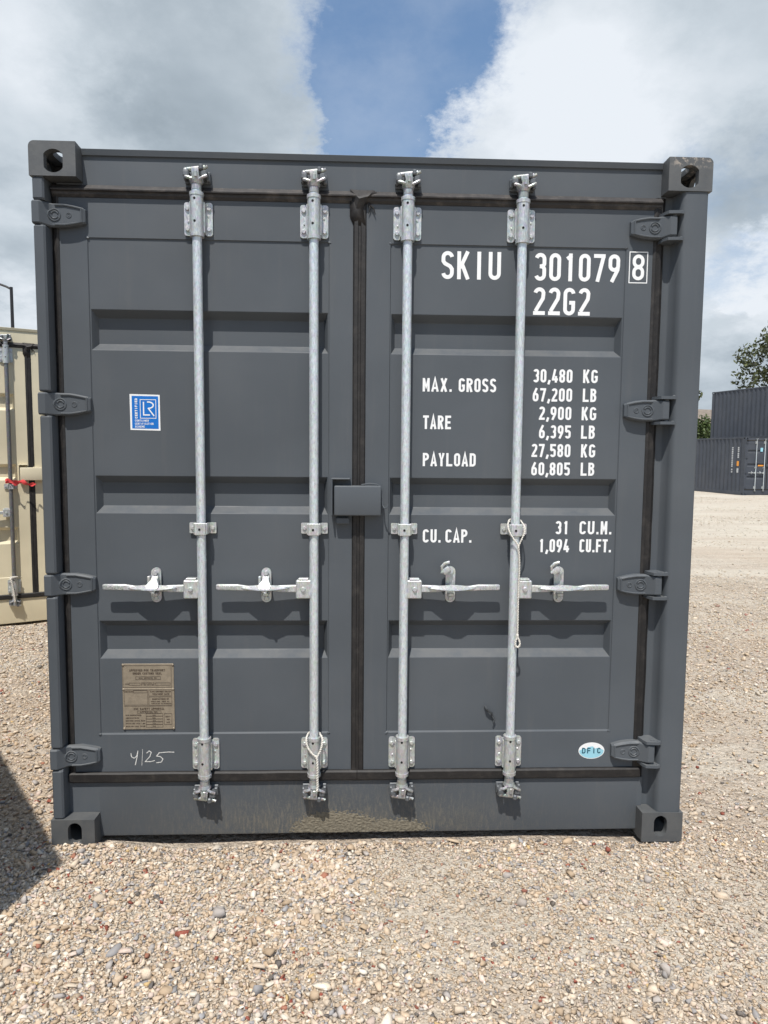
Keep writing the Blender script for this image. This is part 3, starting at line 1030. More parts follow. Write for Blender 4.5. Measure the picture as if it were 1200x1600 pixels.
def main_container():
    root = empty('shipping_container')
    tag(root, 'large dark grey container facing the camera, white code SKIU 301079 on its right door', 'shipping container')
    dl, dr = container(root, paint, paint_sill, paint_worn, galv)
    yp = YD + .0045 - .0007
    for T in [[t_] for t_ in TXT]:
        st = T[0][5]
        mb = MB()
        for s_, a, b, c, d_, _ in T:
            text(mb, s_, a, b, c, d_, yp, st or .0085)
        o = mb.build('lettering', white, dr, normals=False, smooth=False)
        o['label'] = 'white lettering reading ' + ' '.join(t_[0] for t_ in T)
    mb = MB()
    yf = YD - .0008
    text(mb, '8', .9585, 1.0035, 2.168, 2.262, yf, .0125)
    x0, x1, z0, z1, t = .9455, 1.0165, 2.157, 2.2725, .0035
    mb.add([(a, yf, b) for a, b in ((x0, z0), (x1, z0), (x1, z1), (x0, z1), (x0 + t, z0 + t), (x1 - t, z0 + t), (x1 - t, z1 - t), (x0 + t, z1 - t))],
           [(i, (i + 1) % 4, 4 + (i + 1) % 4, 4 + i) for i in range(4)])
    mb.build('lettering', white, dr, normals=False, smooth=False)['label'] = 'white digit 8 in a white frame'
    # blue certification sticker
    x0, x1, z0, z1 = -.9085, -.7985, 1.591, 1.725
    mb = MB()
    mb.add([(x0, yp, z0 + .002), (x1, yp, z0), (x1 - .001, yp, z1 - .002), (x0 - .001, yp, z1)], [(0, 1, 2, 3)])
    st = mb.build('certification_sticker', white, dl, normals=False)
    st['label'] = 'blue square sticker with white border and letters LR'
    b = .0065
    mb = MB()
    mb.add([(x0 + b, yp - .0004, z0 + b + .001), (x1 - b, yp - .0004, z0 + b), (x1 - b, yp - .0004, z1 - b - .001), (x0 + b, yp - .0004, z1 - b)], [(0, 1, 2, 3)])
    mb.build('sticker_field', blue, st, normals=False)
    mb = MB()
    y2 = yp - .0008
    sx = lambda u: x0 + u * (x1 - x0)          # u, v: 0..1 inside the sticker
    sz = lambda v: z1 - v * (z1 - z0)
    ff = lambda x, z, q: (x, y2 - q, z)
    def rect(u0, u1, v0, v1, t):
        ribbon(mb, [(sx(u0), sz(v0)), (sx(u1), sz(v0)), (sx(u1), sz(v1)), (sx(u0), sz(v1)), (sx(u0), sz(v0))], t, ff)
    rect(.34, .86, .15, .66, .0022)
    t = .0045
    ribbon(mb, [(sx(.45), sz(.21)), (sx(.45), sz(.57)), (sx(.66), sz(.57))], t, ff)
    ribbon(mb, [(sx(.57), sz(.215))] + [(sx(.62) + .017 * math.cos(R(a)), sz(.30) + .0115 * math.sin(R(a))) for a in range(90, -91, -15)] + [(sx(.59), sz(.395))], t, ff, .00015)
    ribbon(mb, [(sx(.62), sz(.40)), (sx(.80), sz(.60))], t, ff, .0003)
    text(mb, 'CONTAINER', sx(.155), sx(.62), sz(.755), sz(.70), y2, .0013, gap=.22)
    text(mb, 'CERTIFICATION', sx(.155), sx(.77), sz(.84), sz(.785), y2, .0013, gap=.22)
    text(mb, 'SCHEME', sx(.155), sx(.48), sz(.92), sz(.865), y2, .0013, gap=.22)
    text(mb, 'CERTIFIED', 0, .074, 0, .0095, 0, .0024, frame=lambda x, z, q: (sx(.245) - z, y2 - q, sz(.67) + x), gap=.25)
    mb.build('sticker_lettering', white, st, normals=False, smooth=False)
    # oval sticker
    mb = MB()
    oc = (.8675, .3465)
    yo = YD - .0008
    ov = [(oc[0] + .052 * math.cos(R(a)), yo, oc[1] + .0335 * math.sin(R(a))) for a in range(0, 360, 8)]
    mb.add(ov, [tuple(range(len(ov)))])
    os_ = mb.build('oval_sticker', white, dr, normals=False)
    os_['label'] = 'small oval pale blue sticker reading DFIC'
    mb = MB()
    ov = [(oc[0] + .049 * math.cos(R(a)), yo - .0004, oc[1] + .0305 * math.sin(R(a))) for a in range(180, 361, 8)]
    mb.add(ov + [(oc[0] + .049, yo - .0004, oc[1] + .002), (oc[0] + .028, yo - .0004, oc[1] + .012), (oc[0] + .012, yo - .0004, oc[1] + .008), (oc[0] + .006, yo - .0004, oc[1] + .018),
                 (oc[0] - .014, yo - .0004, oc[1] + .015), (oc[0] - .02, yo - .0004, oc[1] + .007), (oc[0] - .034, yo - .0004, oc[1] + .009)], [tuple(range(len(ov) + 7))])
    mb.build('sticker_field', cyan, os_, normals=False)
    mb = MB()
    text(mb, 'DFIC', oc[0] - .038, oc[0] + .037, oc[1] - .011, oc[1] + .012, yo - .0008, .0044, gap=.42)
    mb.build('sticker_lettering', tealtxt, os_, normals=False, smooth=False)
    # tan data plate
    x0, x1, z0, z1 = -.961, -.7655, .4455, .7045
    mb = MB()
    mb.box(x0, x1, YD + .0020, YD + .0040, z0, z1, .0006)
    mb.box(x0 + .001, x1 + .001, YD + .0010, YD + .0022, z0 + .001, z0 + .1625, .0005)
    pl = mb.build('data_plate', brass, dl)
    pl['label'] = 'tan metal approval plate with brown print'
    mb = MB()
    y1 = YD + .0003
    y3 = YD + .0013
    sx = lambda u: x0 + u / 1200 * (x1 - x0) * 1.32 - .0250      # picture of the plate: 1200 x 1309
    sz = lambda v: z1 - (v - 65) / 1130 * (z1 - z0)
    def tx(s_, u0, u1, v0, v1, st, up=False, gap=.25):
        text(mb, s_, sx(u0), sx(u1), sz(v1), sz(v0), y3 if up else y1, st, gap=gap)
    def rc(u0, u1, v0, v1, up=False, t=.0011):
        yy = y3 if up else y1
        ribbon(mb, [(sx(u0), sz(v0)), (sx(u1), sz(v0)), (sx(u1), sz(v1)), (sx(u0), sz(v1)), (sx(u0), sz(v0))], t, lambda x, z, q: (x, yy - q, z))
    rc(130, 980, 95, 470, True)
    tx('APPROVED FOR TRANSPORT', 245, 870, 158, 195, .0018, True)
    tx('UNDER CUSTOMS SEAL', 305, 815, 212, 248, .0018, True)
    rc(355, 790, 285, 335, True)
    tx('SEAL APPROVAL NO.', 405, 730, 298, 322, .0011, True)
    tx('MANUFACTURER NO.', 445, 690, 385, 402, .0010, True)
    tx('TYPE', 165, 235, 402, 425, .0011, True)
    rc(240, 430, 392, 432, True)
    tx('OF THE CONTAINER', 445, 680, 415, 435, .0010, True)
    rc(700, 960, 392, 432, True)
    rc(145, 560, 510, 770)
    tx('TIMBER TREATMENT', 150, 310, 532, 550, .0009)
    rc(310, 550, 520, 560)
    rc(580, 985, 510, 615)
    tx('FLOOR COMPONENT TREATED', 605, 970, 530, 552, .0012)
    tx('TREATMENT DATE', 640, 940, 570, 596, .0014)
    rc(580, 985, 632, 775)
    tx('MANUFACTURED BY', 640, 930, 655, 682, .0013)
    tx('CONTAINER WORKS CO.', 615, 940, 702, 720, .0011)
    tx('CERTIFIED TO STANDARD', 620, 975, 738, 755, .0011)
    ribbon(mb, [(sx(145), sz(790)), (sx(985), sz(790))], .0011, lambda x, z, q: (x, y1 - q, z))
    tx('CSC SAFETY APPROVAL', 310, 850, 818, 856, .0020)
    rc(370, 790, 872, 912)
    tx('APPROVAL NO.', 420, 740, 880, 904, .0012)
    for k, t_ in enumerate(('DATE MANUFACTURED', 'IDENTIFICATION NO.', 'MAXIMUM GROSS MASS', 'STACKING LOAD 1.8G', 'RACKING LOAD VALUE')):
        v = 936 + 48 * k
        tx(t_, 165, 440 if k == 0 else 400 if k == 1 else 505, v, v + 20, .0012)
        rc(525, 820, v - 18, v + 26)
        tx(('1234', '56789', '30480', '21600', '15240')[k][:0] or 'KG', 640, 690, v, v + 18, .0010)
    rc(845, 980, 920, 1108)
    tx('NEXT', 868, 955, 962, 985, .0012)
    tx('INSP', 885, 940, 1010, 1032, .0012)
    tx('DATE', 885, 940, 1060, 1082, .0012)
    mb.build('plate_lettering', inkbrown, pl, normals=False, smooth=False)
    for u in (x0 + .004, x1 - .004):
        for v in (z0 + .004, z0 + .159, z1 - .004):
            mb = MB()
            mb.sphere((u, YD + .0015, v), .0052, .0038, .0052, 2)
            mb.build('plate_rivet', brass, pl)
    # chalked date
    mb = MB()
    yc = YD - .0006
    fz = lambda x, z, q: (x, yc - q, z)
    strokes = [[(-.934, .352), (-.932, .338), (-.922, .332), (-.912, .340), (-.908, .356)], [(-.907, .362), (-.911, .335), (-.918, .305)], [(-.889, .368), (-.893, .302)],
               [(-.874, .352), (-.864, .361), (-.856, .355), (-.862, .338), (-.880, .318), (-.860, .318), (-.843, .322)],
               [(-.826, .352), (-.836, .340), (-.822, .338), (-.812, .328), (-.818, .316), (-.838, .313)], [(-.828, .353), (-.790, .356), (-.768, .355)]]
    for k, s_ in enumerate(strokes):
        ribbon(mb, s_, .0032 if k not in (2,) else .0015, fz, .0001 * k)
    ck = mb.build('chalk_date', chalk, dl, normals=False, smooth=False)
    ck['label'] = 'handwritten white chalk date 4/25'
    # dried mud splashed on the sill, and a curl of paint on the right door
    rng = np.random.default_rng(3)
    mb = MB()
    nx, nz = 220, 60
    xs = np.linspace(-.36, .26, nx)
    zs = np.linspace(.024, .135, nz)
    wv = [(rng.uniform(60, 260), rng.uniform(60, 260), rng.uniform(0, 6.28)) for _ in range(14)]
    idx = {}
    vs, fs = [], []
    for i, x in enumerate(xs):
        for j, z in enumerate(zs):
            e1 = 1 - ((x + .14) / .20) ** 2 - ((z - .03) / .088) ** 2
            e2 = 1 - ((x - .09) / .15) ** 2 - ((z - .03) / .052) ** 2
            e = max(e1, e2 * .8)
            n_ = mnoise.fractal(Vector((x * 95, z * 150, 3.1)), .8, 2.2, 5) * .5
            n2 = mnoise.noise(Vector((x * 170, z * 230, 7.7)))
            h = e * .9 + n_ * .8 + n2 * .25 - .04
            if h > 0:
                idx[i, j] = len(vs)
                vs.append((x + n2 * .002, YD + .0010 - min(.0055, h * .0055 + rng.uniform(0, .0008)), z + n_ * .002))
    for i in range(nx - 1):
        for j in range(nz - 1):
            q = [idx.get(k_) for k_ in ((i, j), (i + 1, j), (i + 1, j + 1), (i, j + 1))]
            if None not in q:
                fs.append(tuple(q))
    mb.add(vs, fs)
    mud = mb.build('mud_splash', m_plain('dried_mud', (0.165, 0.145, 0.108), 0.95, var=.2, scale=90, bmp=.004), root, 60)
    mud['label'] = 'patch of dried brown mud'
    mb = MB()
    mb.tube([(.437, .058, .534), (.444, .050, .524), (.455, .050, .512), (.464, .052, .506), (.468, .056, .492), (.476, .052, .478), (.470, .050, .468)], .004, 7, radii=[.003, .006, .005, .0045, .004, .0045, .003])
    mb.build('paint_curl', m_plain('dark_paint_drip', (.05, .055, .06), .5), dr)
    return root


main_container()

# hanging cords ------------------------------------------------------------


def rope(mb, pts, r=.0022, pitch=.016, strands=2, off=.0022):
    P = [Vector(p) for p in pts]
    # resample
    Q = []
    for a, b in zip(P, P[1:]):
        n = max(1, int((b - a).length / .003))
        Q += [a.lerp(b, i / n) for i in range(n)]
    Q.append(P[-1])
    for s in range(strands):
        out = []
        L = 0
        for i, q in enumerate(Q):
            if i:
                L += (q - Q[i - 1]).length
            a = (Q[min(i + 1, len(Q) - 1)] - Q[max(i - 1, 0)]).normalized()
            u = Vector((0, 1, 0)).cross(a).normalized() if abs(a.y) < .9 else Vector((1, 0, 0))
            v = a.cross(u)
            t = 2 * math.pi * (L / pitch + s / strands)
            out.append(q + (u * math.cos(t) + v * math.sin(t)) * off)
        mb.tube(out, r, 6)


def smoothpts(pts, it=2):
    P = [Vector(p) for p in pts]
    for _ in range(it):
        Q = [P[0]]
        for a, b in zip(P, P[1:]):
            Q += [a.lerp(b, .25), a.lerp(b, .75)]
        Q.append(P[-1])
        P = Q
    return P


mb = MB()
rope(mb, smoothpts([(.508, .030, 1.262), (.500, .006, 1.246), (.505, -.004, 1.222), (.520, -.006, 1.198), (.535, -.006, 1.180), (.539, -.006, 1.168)]), .0019, off=.0018)
rope(mb, smoothpts([(.556, .030, 1.262), (.565, .006, 1.246), (.562, -.004, 1.222), (.552, -.006, 1.200), (.543, -.006, 1.180), (.539, -.006, 1.168)]), .0019, off=.0018)
rope(mb, smoothpts([(.510, .030, 1.262), (.515, .048, 1.266), (.533, .049, 1.268), (.551, .048, 1.266), (.556, .030, 1.262)]), .0024)
rope(mb, smoothpts([(.539, -.006, 1.170), (.546, -.004, 1.10), (.544, .000, 1.00), (.545, .002, .90), (.5455, .002, .825)]), .0022, pitch=.020, off=.0021)
mb.sphere((.5455, .002, .828), .006, .006, .010, 1, jit=.3)
rope(mb, smoothpts([(.5455, .002, .822), (.538, .001, .805), (.537, .000, .790), (.547, .000, .781), (.556, .000, .790), (.555, .001, .805), (.5465, .002, .822)]), .0022)
tag(mb.build('hanging_cord', rope_m), 'long twisted white cord hanging from the rightmost locking bar past its handle', 'cord')
mb = MB()
rope(mb, smoothpts([(-.250, .030, .436), (-.256, .006, .428), (-.252, -.003, .400), (-.236, -.005, .375), (-.218, -.005, .360)]), .0024)
rope(mb, smoothpts([(-.204, .030, .436), (-.193, .006, .430), (-.195, -.003, .402), (-.204, -.005, .378), (-.214, -.005, .360)]), .0024)
rope(mb, smoothpts([(-.250, .030, .436), (-.242, .050, .438), (-.227, .052, .438), (-.212, .050, .438), (-.204, .030, .436)]), .0024)
rope(mb, smoothpts([(-.215, -.005, .362), (-.212, -.006, .32), (-.213, -.003, .275), (-.212, .000, .240), (-.214, -.004, .222)]), .0028, pitch=.02, off=.0026)
tag(mb.build('hanging_cord', rope_m), 'short white cord at the foot of a locking bar just above the dried mud', 'cord')

# neighbours ---------------------------------------------------------------
beige = empty('shipping_container', (-2.8498, 3.5979, -.0264), .47592)
tag(beige, 'cream painted container behind on the left, only a strip of its door end showing', 'shipping container')
container(beige, cream, cream, cream, galv_dark)
TB = Matrix.Translation((-2.8498, 3.5979, -.0264)) @ Matrix.Rotation(.47592, 4, 'Z')
mb = MB()
n = 26
vs, fs = [], []
rr = random.Random(5)
for i in range(n + 1):
    t = i / n
    x = -.27 + t * .235
    zc = 1.275 - .02 * t + .008 * math.sin(t * 14) - .03 * max(0, t - .6)
    hw = .020 * (1 - .7 * abs(t - .3)) + .006 * math.sin(t * 23)
    y = -.012 + .012 * math.sin(t * 17) - .02 * t
    vs += [(x, y, zc + hw), (x + .004, y - .010 * math.cos(t * 11), zc), (x, y + .006, zc - hw)]
for i in range(n):
    for k in range(2):
        fs.append((3 * i + k, 3 * i + k + 1, 3 * i + 3 + k + 1, 3 * i + 3 + k))
mb.add(vs, fs)
mb.ring((-.227, .026, 1.27), .021, .006, 20, axis='z')
rb = mb.build('ribbon', m_plain('red_plastic_tape', (0.75, 0.075, 0.075), 0.5, var=.2), None, 50)
rb.data.transform(TB)
tag(rb, 'crumpled red plastic tape tied round a locking bar of the cream container', 'ribbon')
mb = MB()
rope(mb, smoothpts([(-.255, -.004, .43), (-.240, -.008, .35), (-.232, -.008, .27), (-.226, -.006, .22)]), .0045, pitch=.03, off=.004)
rope(mb, smoothpts([(-.256, .02, .435), (-.245, -.006, .44), (-.22, -.008, .44), (-.20, .02, .435)]), .0045, pitch=.03, off=.004)
rb = mb.build('hanging_cord', rope_m)
rb.data.transform(TB)
tag(rb, 'white cord hanging at the foot of a locking bar on the cream container', 'cord')

GRP = 'slate grey containers stacked at the far side of the yard'
far_a = empty('shipping_container', (18.32, 27.42, -.20), R(7))
tag(far_a, 'slate grey container on the ground at the far right, orange sticker beside its corner post', 'shipping container', GRP)
container(far_a, paint_far, paint_far, paint_far, galv)
mb = MB()
rr = random.Random(11)


def far_marks(y, z0, z1, step, w0=.05):
    z = z1
    while z > z0:
        h = step * rr.uniform(.55, .85)
        mb.box(-1.2165, -1.2128, y - w0, y + w0, z - h, z)
        z -= step


far_marks(.86, 1.25, 2.15, .085)
far_marks(.86, .95, 1.17, .11, .045)
far_marks(.46, 1.70, 2.15, .085)
mb.build('code_marks', grey_white, far_a)
mb = MB()
mb.box(-1.2170, -1.2128, .40, .54, 1.30, 1.52)
mb.build('warning_sticker', orange, far_a)
mb = MB()
mb.box(-1.2168, -1.2128, .41, .53, 1.00, 1.20)
mb.build('white_sticker', grey_white, far_a)
mb = MB()
mb.box(-.43, -.31, .0555, .0598, 1.95, 2.12)
mb.build('pale_sticker', cyan, far_a)
mb = MB()
mb.box(-.52, -.25, .0555, .0598, 1.30, 1.36)
mb.build('orange_strip', orange, far_a)

base_b = empty('shipping_container', (21.75, 28.62, -.20), R(14))
tag(base_b, 'slate grey container carrying the upper one of the stack, hidden behind its lower neighbour', 'shipping container', GRP)
container(base_b, paint_far, paint_far, paint_far, galv, hardware=False)
up_b = empty('shipping_container', (21.75, 28.62, 2.393), R(14))
tag(up_b, 'slate grey container on top of the stack, its long ribbed side under the leafy tree', 'shipping container', GRP)
container(up_b, paint_far, paint_far, paint_far, galv, hardware=False)

side_c = empty('shipping_container', (-2.445, -2.121, 0), math.atan2(.6, .8))
tag(side_c, 'short slate container just outside the left edge, throwing the dark shadow on the gravel', 'shipping container')
container(side_c, paint_far, paint_far, paint_far, galv, length=2.991, hardware=False)

# timber packers under the far container
for k, (lx, ly) in enumerate(((-1.1, 1.9), (-1.1, 4.6))):
    mb = MB()
    mb.box(-.14, .14, -.09, .09, -.07, 0.0, .006)
    o = mb.build('timber_packer', wood)
    Tm = far_a.matrix_basis @ Matrix.Translation((lx + .06, ly, .0))
    o.matrix_world = Tm
    tag(o, ('dark timber block under the far container nearer its door end', 'dark timber block under the far container towards its back end')[k], 'timber block', 'timber blocks under the far container')


# ------------------------------------------------------------------ ground
def sstep(t):
    t = np.clip(t, 0, 1)
    return t * t * (3 - 2 * t)


def gz(x, y):
    x = np.asarray(x, float)
    y = np.asarray(y, float)
    h = .006 * np.sin(x * 3.1 + 1.3 * np.sin(y * 2.3)) + .005 * np.sin(y * 4.7 + x * 1.9) + .003 * np.sin(x * 11 + y * 7) - .004
    near = np.exp(-((x - .1) ** 2 / 3.2 + (y + .2) ** 2 / 1.2))
    h = h * (1 - .3 * near)
    h = h + .026 * np.exp(-((x + 1.12) ** 2 + (y + .03) ** 2) / .05)
    h = h + .012 * np.exp(-((x + .28) ** 2 / .05 + (y + .02) ** 2 / .02))
    h = h - .006 * np.exp(-((x - 1.1) ** 2 / .09 + (y) ** 2 / .05))
    und = sstep((y + .01) / .09) * sstep((1.20 - np.abs(x)) / .06) * (y < 6.2)
    h = h - .022 * und
    h = h - .195 * sstep((y - 3) / 24) - .018 * np.exp(-((x + 3) ** 2 + (y - 4) ** 2) / 4)
    return h


def axis_pts(c, fine, far, step):
    out = [0.0]
    s = step
    x = 0
    while x < far:
        x += s
        if x > fine:
            s *= 1.09
        out.append(x)
    return np.array([-v for v in out[:0:-1]] + out) + c


gx = axis_pts(0.0, 4.0, 320, .05)
gy = axis_pts(0.5, 3.2, 320, .05)
XX, YY = np.meshgrid(gx, gy)
ZZ = gz(XX, YY)
nv = XX.size
me = bpy.data.meshes.new('ground')
me.vertices.add(nv)
me.vertices.foreach_set('co', np.stack([XX, YY, ZZ], -1).astype(np.float32).ravel())
nxx, nyy = len(gx), len(gy)
ii = (np.arange(nyy - 1)[:, None] * nxx + np.arange(nxx - 1)[None]).ravel()
q = np.stack([ii, ii + 1, ii + 1 + nxx, ii + nxx], 1).astype(np.int32)
me.loops.add(q.size)
me.loops.foreach_set('vertex_index', q.ravel())
me.polygons.add(len(q))
me.polygons.foreach_set('loop_start', np.arange(len(q), dtype=np.int32) * 4)
me.update(calc_edges=True)
me.shade_smooth()


def m_ground():
    m, b, p = mat("gravel_ground")
    o = b.n('ShaderNodeTexCoord').outputs['Object']
    def vor(scale, out='Color', feat='F1'):
        nd = b.n('ShaderNodeTexVoronoi', {'Vector': o, 'Scale': scale})
        nd.feature = feat
        return nd.outputs[out]
    v1 = b.n('ShaderNodeSeparateColor', {0: vor(115)}).outputs
    v2 = b.n('ShaderNodeSeparateColor', {0: vor(38)}).outputs
    v3 = b.n('ShaderNodeSeparateColor', {0: vor(11)}).outputs
    pal = [(0.0, (0.18, 0.16, 0.14)), (0.10, (0.31, 0.255, 0.205)), (0.3, (0.44, 0.36, 0.28)), (0.62, (0.57, 0.475, 0.375)), (0.90, (0.66, 0.585, 0.49)), (1.0, (0.74, 0.69, 0.62))]
    c1 = b.ramp(v1[0], pal)
    c2 = b.ramp(v2[0], pal)
    c = b.mix(b.maprange(v2[1], 0.45, 0.55, 0.15, 0.55), c1, c2)
    c = b.mix(b.maprange(v3[1], 0.5, 0.6, 0.0, 0.22), c, b.ramp(v3[0], pal))
    big = b.noise(o, 0.55, 5, 0.6)
    mid = b.noise(o, 2.6, 5, 0.65)
    c = b.mix(b.maprange(big, 0.40, 0.68, 0.0, 0.50), c, (0.50, 0.385, 0.285))
    c = b.mix(b.maprange(mid, 0.50, 0.72, 0.0, 0.38), c, (0.58, 0.49, 0.395))
    # wheel-packed paler bands out in the yard
    mp = b.n('ShaderNodeMapping', {'Vector': o, 'Rotation': (0, 0, R(12)), 'Scale': (0.12, 1, 1)})
    c = b.mix(b.maprange(b.noise(mp.outputs[0], 1.1, 4, 0.6), 0.44, 0.62, 0, 0.55), c, (0.68, 0.63, 0.53))
    xyz = b.n('ShaderNodeSeparateXYZ', {0: o}).outputs
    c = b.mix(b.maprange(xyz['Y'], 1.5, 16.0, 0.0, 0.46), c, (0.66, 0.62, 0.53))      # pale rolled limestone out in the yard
    wire(b, p, Base_Color=c, Roughness=0.95)
    p.inputs['Specular IOR Level'].default_value = 0.15
    h = b.math('ADD', b.math('MULTIPLY', b.math('SUBTRACT', 1.0, vor(115, 'Distance')), 0.5), b.math('MULTIPLY', b.math('SUBTRACT', 1.0, vor(38, 'Distance')), 1.1))
    h = b.math('ADD', h, b.math('MULTIPLY', v2[2], 0.7))
    h = b.math('ADD', h, b.math('MULTIPLY', v3[2], 0.8))
    h = b.math('ADD', h, b.math('MULTIPLY', b.noise(o, 420, 2, 0.6), 0.35))
    bump(b, p, h, 1.0, 0.014)
    return m


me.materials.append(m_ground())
g = bpy.data.objects.new('ground', me)
COL.objects.link(g)
g['kind'] = 'structure'


def m_stone():
    m, b, p = mat("gravel_stone")
    a = b.n('ShaderNodeAttribute', attribute_name='Col').outputs['Color']
    o = b.n('ShaderNodeTexCoord').outputs['Object']
    c = b.mix(b.maprange(b.noise(o, 330, 3, 0.6), 0.35, 0.7, 0, 0.35), a, (0.34, 0.27, 0.19))
    wire(b, p, Base_Color=c, Roughness=0.9)
    p.inputs['Specular IOR Level'].default_value = 0.2
    bump(b, p, b.noise(o, 300, 3, 0.6), 0.35, 0.002)
    return m


stone_m = m_stone()


def protos(kind, n=10):
    """angular broken stones: hulls of random point clouds in a box"""
    r_ = np.random.default_rng(100 + kind)
    out = []
    for _ in range(n):
        bm = bmesh.new()
        k = (7, 10, 14)[kind]
        pts = r_.normal(0, 1, (k, 3))
        pts /= np.linalg.norm(pts, axis=1, keepdims=True)
        pts = pts * r_.uniform(.8, 1.1, (k, 1))
        pts = np.sign(pts) * np.abs(pts) ** .8
        for q_ in pts:
            bm.verts.new(q_)
        res = bmesh.ops.convex_hull(bm, input=list(bm.verts))
        bmesh.ops.delete(bm, geom=list({g_ for g_ in res['geom_interior'] + res['geom_unused'] if isinstance(g_, bmesh.types.BMVert)}), context='VERTS')
        bmesh.ops.triangulate(bm, faces=bm.faces)
        bmesh.ops.recalc_face_normals(bm, faces=bm.faces)
        bm.verts.index_update()
        out.append((np.array([x.co[:] for x in bm.verts]), np.array([[q_.index for q_ in x.verts] for x in bm.faces])))
        bm.free()
    return out


PAL = np.array([(.62, .515, .40), (.71, .64, .54), (.55, .43, .31), (.46, .345, .235), (.41, .38, .36), (.31, .31, .32), (.62, .50, .43), (.24, .05, .035), (.10, .095, .095), (.56, .40, .19), (.33, .13, .085)])
PW = np.array([.29, .13, .20, .15, .085, .05, .06, .009, .012, .005, .008])


def stones(xy, size, kind, seed):
    rg = np.random.default_rng(seed)
    PR = protos(kind)
    which = rg.integers(0, len(PR), len(xy))
    res = []
    pw = PW / PW.sum()
    for k, (v, f) in enumerate(PR):
        P = xy[which == k]
        n = len(P)
        if not n:
            continue
        sc = size[which == k][:, None] * .5 * np.stack([rg.uniform(.85, 1.55, n), rg.uniform(.65, 1.05, n), rg.uniform(.38, .85, n)], 1)
        V = v[None] * sc[:, None, :]
        t = rg.normal(0, .40, n)
        c, s = np.cos(t)[:, None], np.sin(t)[:, None]
        x, y, z = V[..., 0], V[..., 1], V[..., 2]
        y, z = y * c - z * s, y * s + z * c
        t = rg.uniform(0, 6.28, n)
        c, s = np.cos(t)[:, None], np.sin(t)[:, None]
        x, y = x * c - y * s, x * s + y * c
        base = gz(P[:, 0], P[:, 1]) + sc[:, 2] * rg.uniform(.15, .95, n)
        V = np.stack([x + P[:, :1], y + P[:, 1:2], z + base[:, None]], -1)
        F = f[None] + (np.arange(n) * len(v))[:, None, None]
        col = PAL[rg.choice(len(PAL), n, p=pw)] * rg.uniform(.78, 1.16, (n, 1))
        sk = sandy(P[:, :1], P[:, 1:2]) * .75
        col = col * (1 - sk) + (col * .35 + np.array([.45, .365, .28]) * .65) * sk
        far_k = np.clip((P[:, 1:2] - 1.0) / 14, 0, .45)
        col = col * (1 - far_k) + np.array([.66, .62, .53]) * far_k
        res.append((V.reshape(-1, 3), F.reshape(-1, 3), np.repeat(col, len(v), 0)))
    return res


def noise2(x, y, s=1.0):
    return (np.sin(x * 2.1 * s + 1.1) * np.sin(y * 2.7 * s + .4) + np.sin(x * 4.9 * s + y * 3.1 * s) * .5 + np.sin(y * 7.3 * s - x * 5.7 * s + 2) * .35) / 1.6


def sandy(x, y):
    return np.clip(.9 * np.exp(-((x - .16) ** 2 / .045 + (y + .13) ** 2 / .012)) + .7 * np.exp(-((x - .40) ** 2 / .08 + (y + .40) ** 2 / .02)) + .8 * np.exp(-((x - 1.25) ** 2 / .10 + (y + .35) ** 2 / .05))
                   + .55 * noise2(x + .7, y * 1.6, .75) - .12 + .10 * np.tanh(x), 0, 1)


def scatter(n, x0, x1, y0, y1, rg):
    return np.stack([rg.uniform(x0, x1, n), rg.uniform(y0, y1, n)], 1)


def outside(P, m=.015):
    a = ~((np.abs(P[:, 0]) < 1.215) & (P[:, 1] > .02) & (P[:, 1] < 6.1))
    c, s = math.cos(.47592), math.sin(.47592)
    dx, dy = P[:, 0] + 2.85, P[:, 1] - 3.6
    lx, ly = c * dx + s * dy, -s * dx + c * dy
    return a & ~((np.abs(lx) < 1.22) & (ly > .04) & (ly < 6.1))


rg = np.random.default_rng(42)
batches = []


def kind_thins(sub):
    return sub > 0


def batch(P, med, sig, lo, hi, sub, seed, coarse=None):
    P = P[outside(P)]
    if kind_thins(sub):
        P = P[rg.uniform(0, 1, len(P)) > .80 * sandy(P[:, 0], P[:, 1])]
    if coarse is not None:
        P = P[rg.uniform(0, 1, len(P)) < coarse(P[:, 0], P[:, 1])]
    sz = np.clip(med * np.exp(rg.normal(0, sig, len(P))), lo, hi)
    batches.extend(stones(P, sz, sub, seed))


left_coarse = lambda x, y: np.clip(.72 - .42 * np.tanh((x - .35) * 1.3) + .35 * noise2(x, y, 1.3) + .6 * np.exp(-((x + .2) ** 2 + (y + .16) ** 2) / .03) - .9 * np.exp(-((x - .14) ** 2 / .03 + (y + .08) ** 2 / .008)) - .5 * np.exp(-((x - .35) ** 2 / .04 + (y + .45) ** 2 / .01)), .06, 1)
# foreground
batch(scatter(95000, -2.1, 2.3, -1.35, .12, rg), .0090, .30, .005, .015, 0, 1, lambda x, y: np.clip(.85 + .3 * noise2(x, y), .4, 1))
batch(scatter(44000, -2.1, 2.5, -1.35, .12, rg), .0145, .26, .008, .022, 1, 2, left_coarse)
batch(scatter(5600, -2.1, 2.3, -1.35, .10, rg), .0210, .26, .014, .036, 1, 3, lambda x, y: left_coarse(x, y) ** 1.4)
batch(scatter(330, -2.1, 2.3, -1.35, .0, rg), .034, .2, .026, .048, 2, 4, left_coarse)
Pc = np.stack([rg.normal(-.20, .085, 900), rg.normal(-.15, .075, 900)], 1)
batch(Pc, .019, .22, .012, .03, 1, 14)
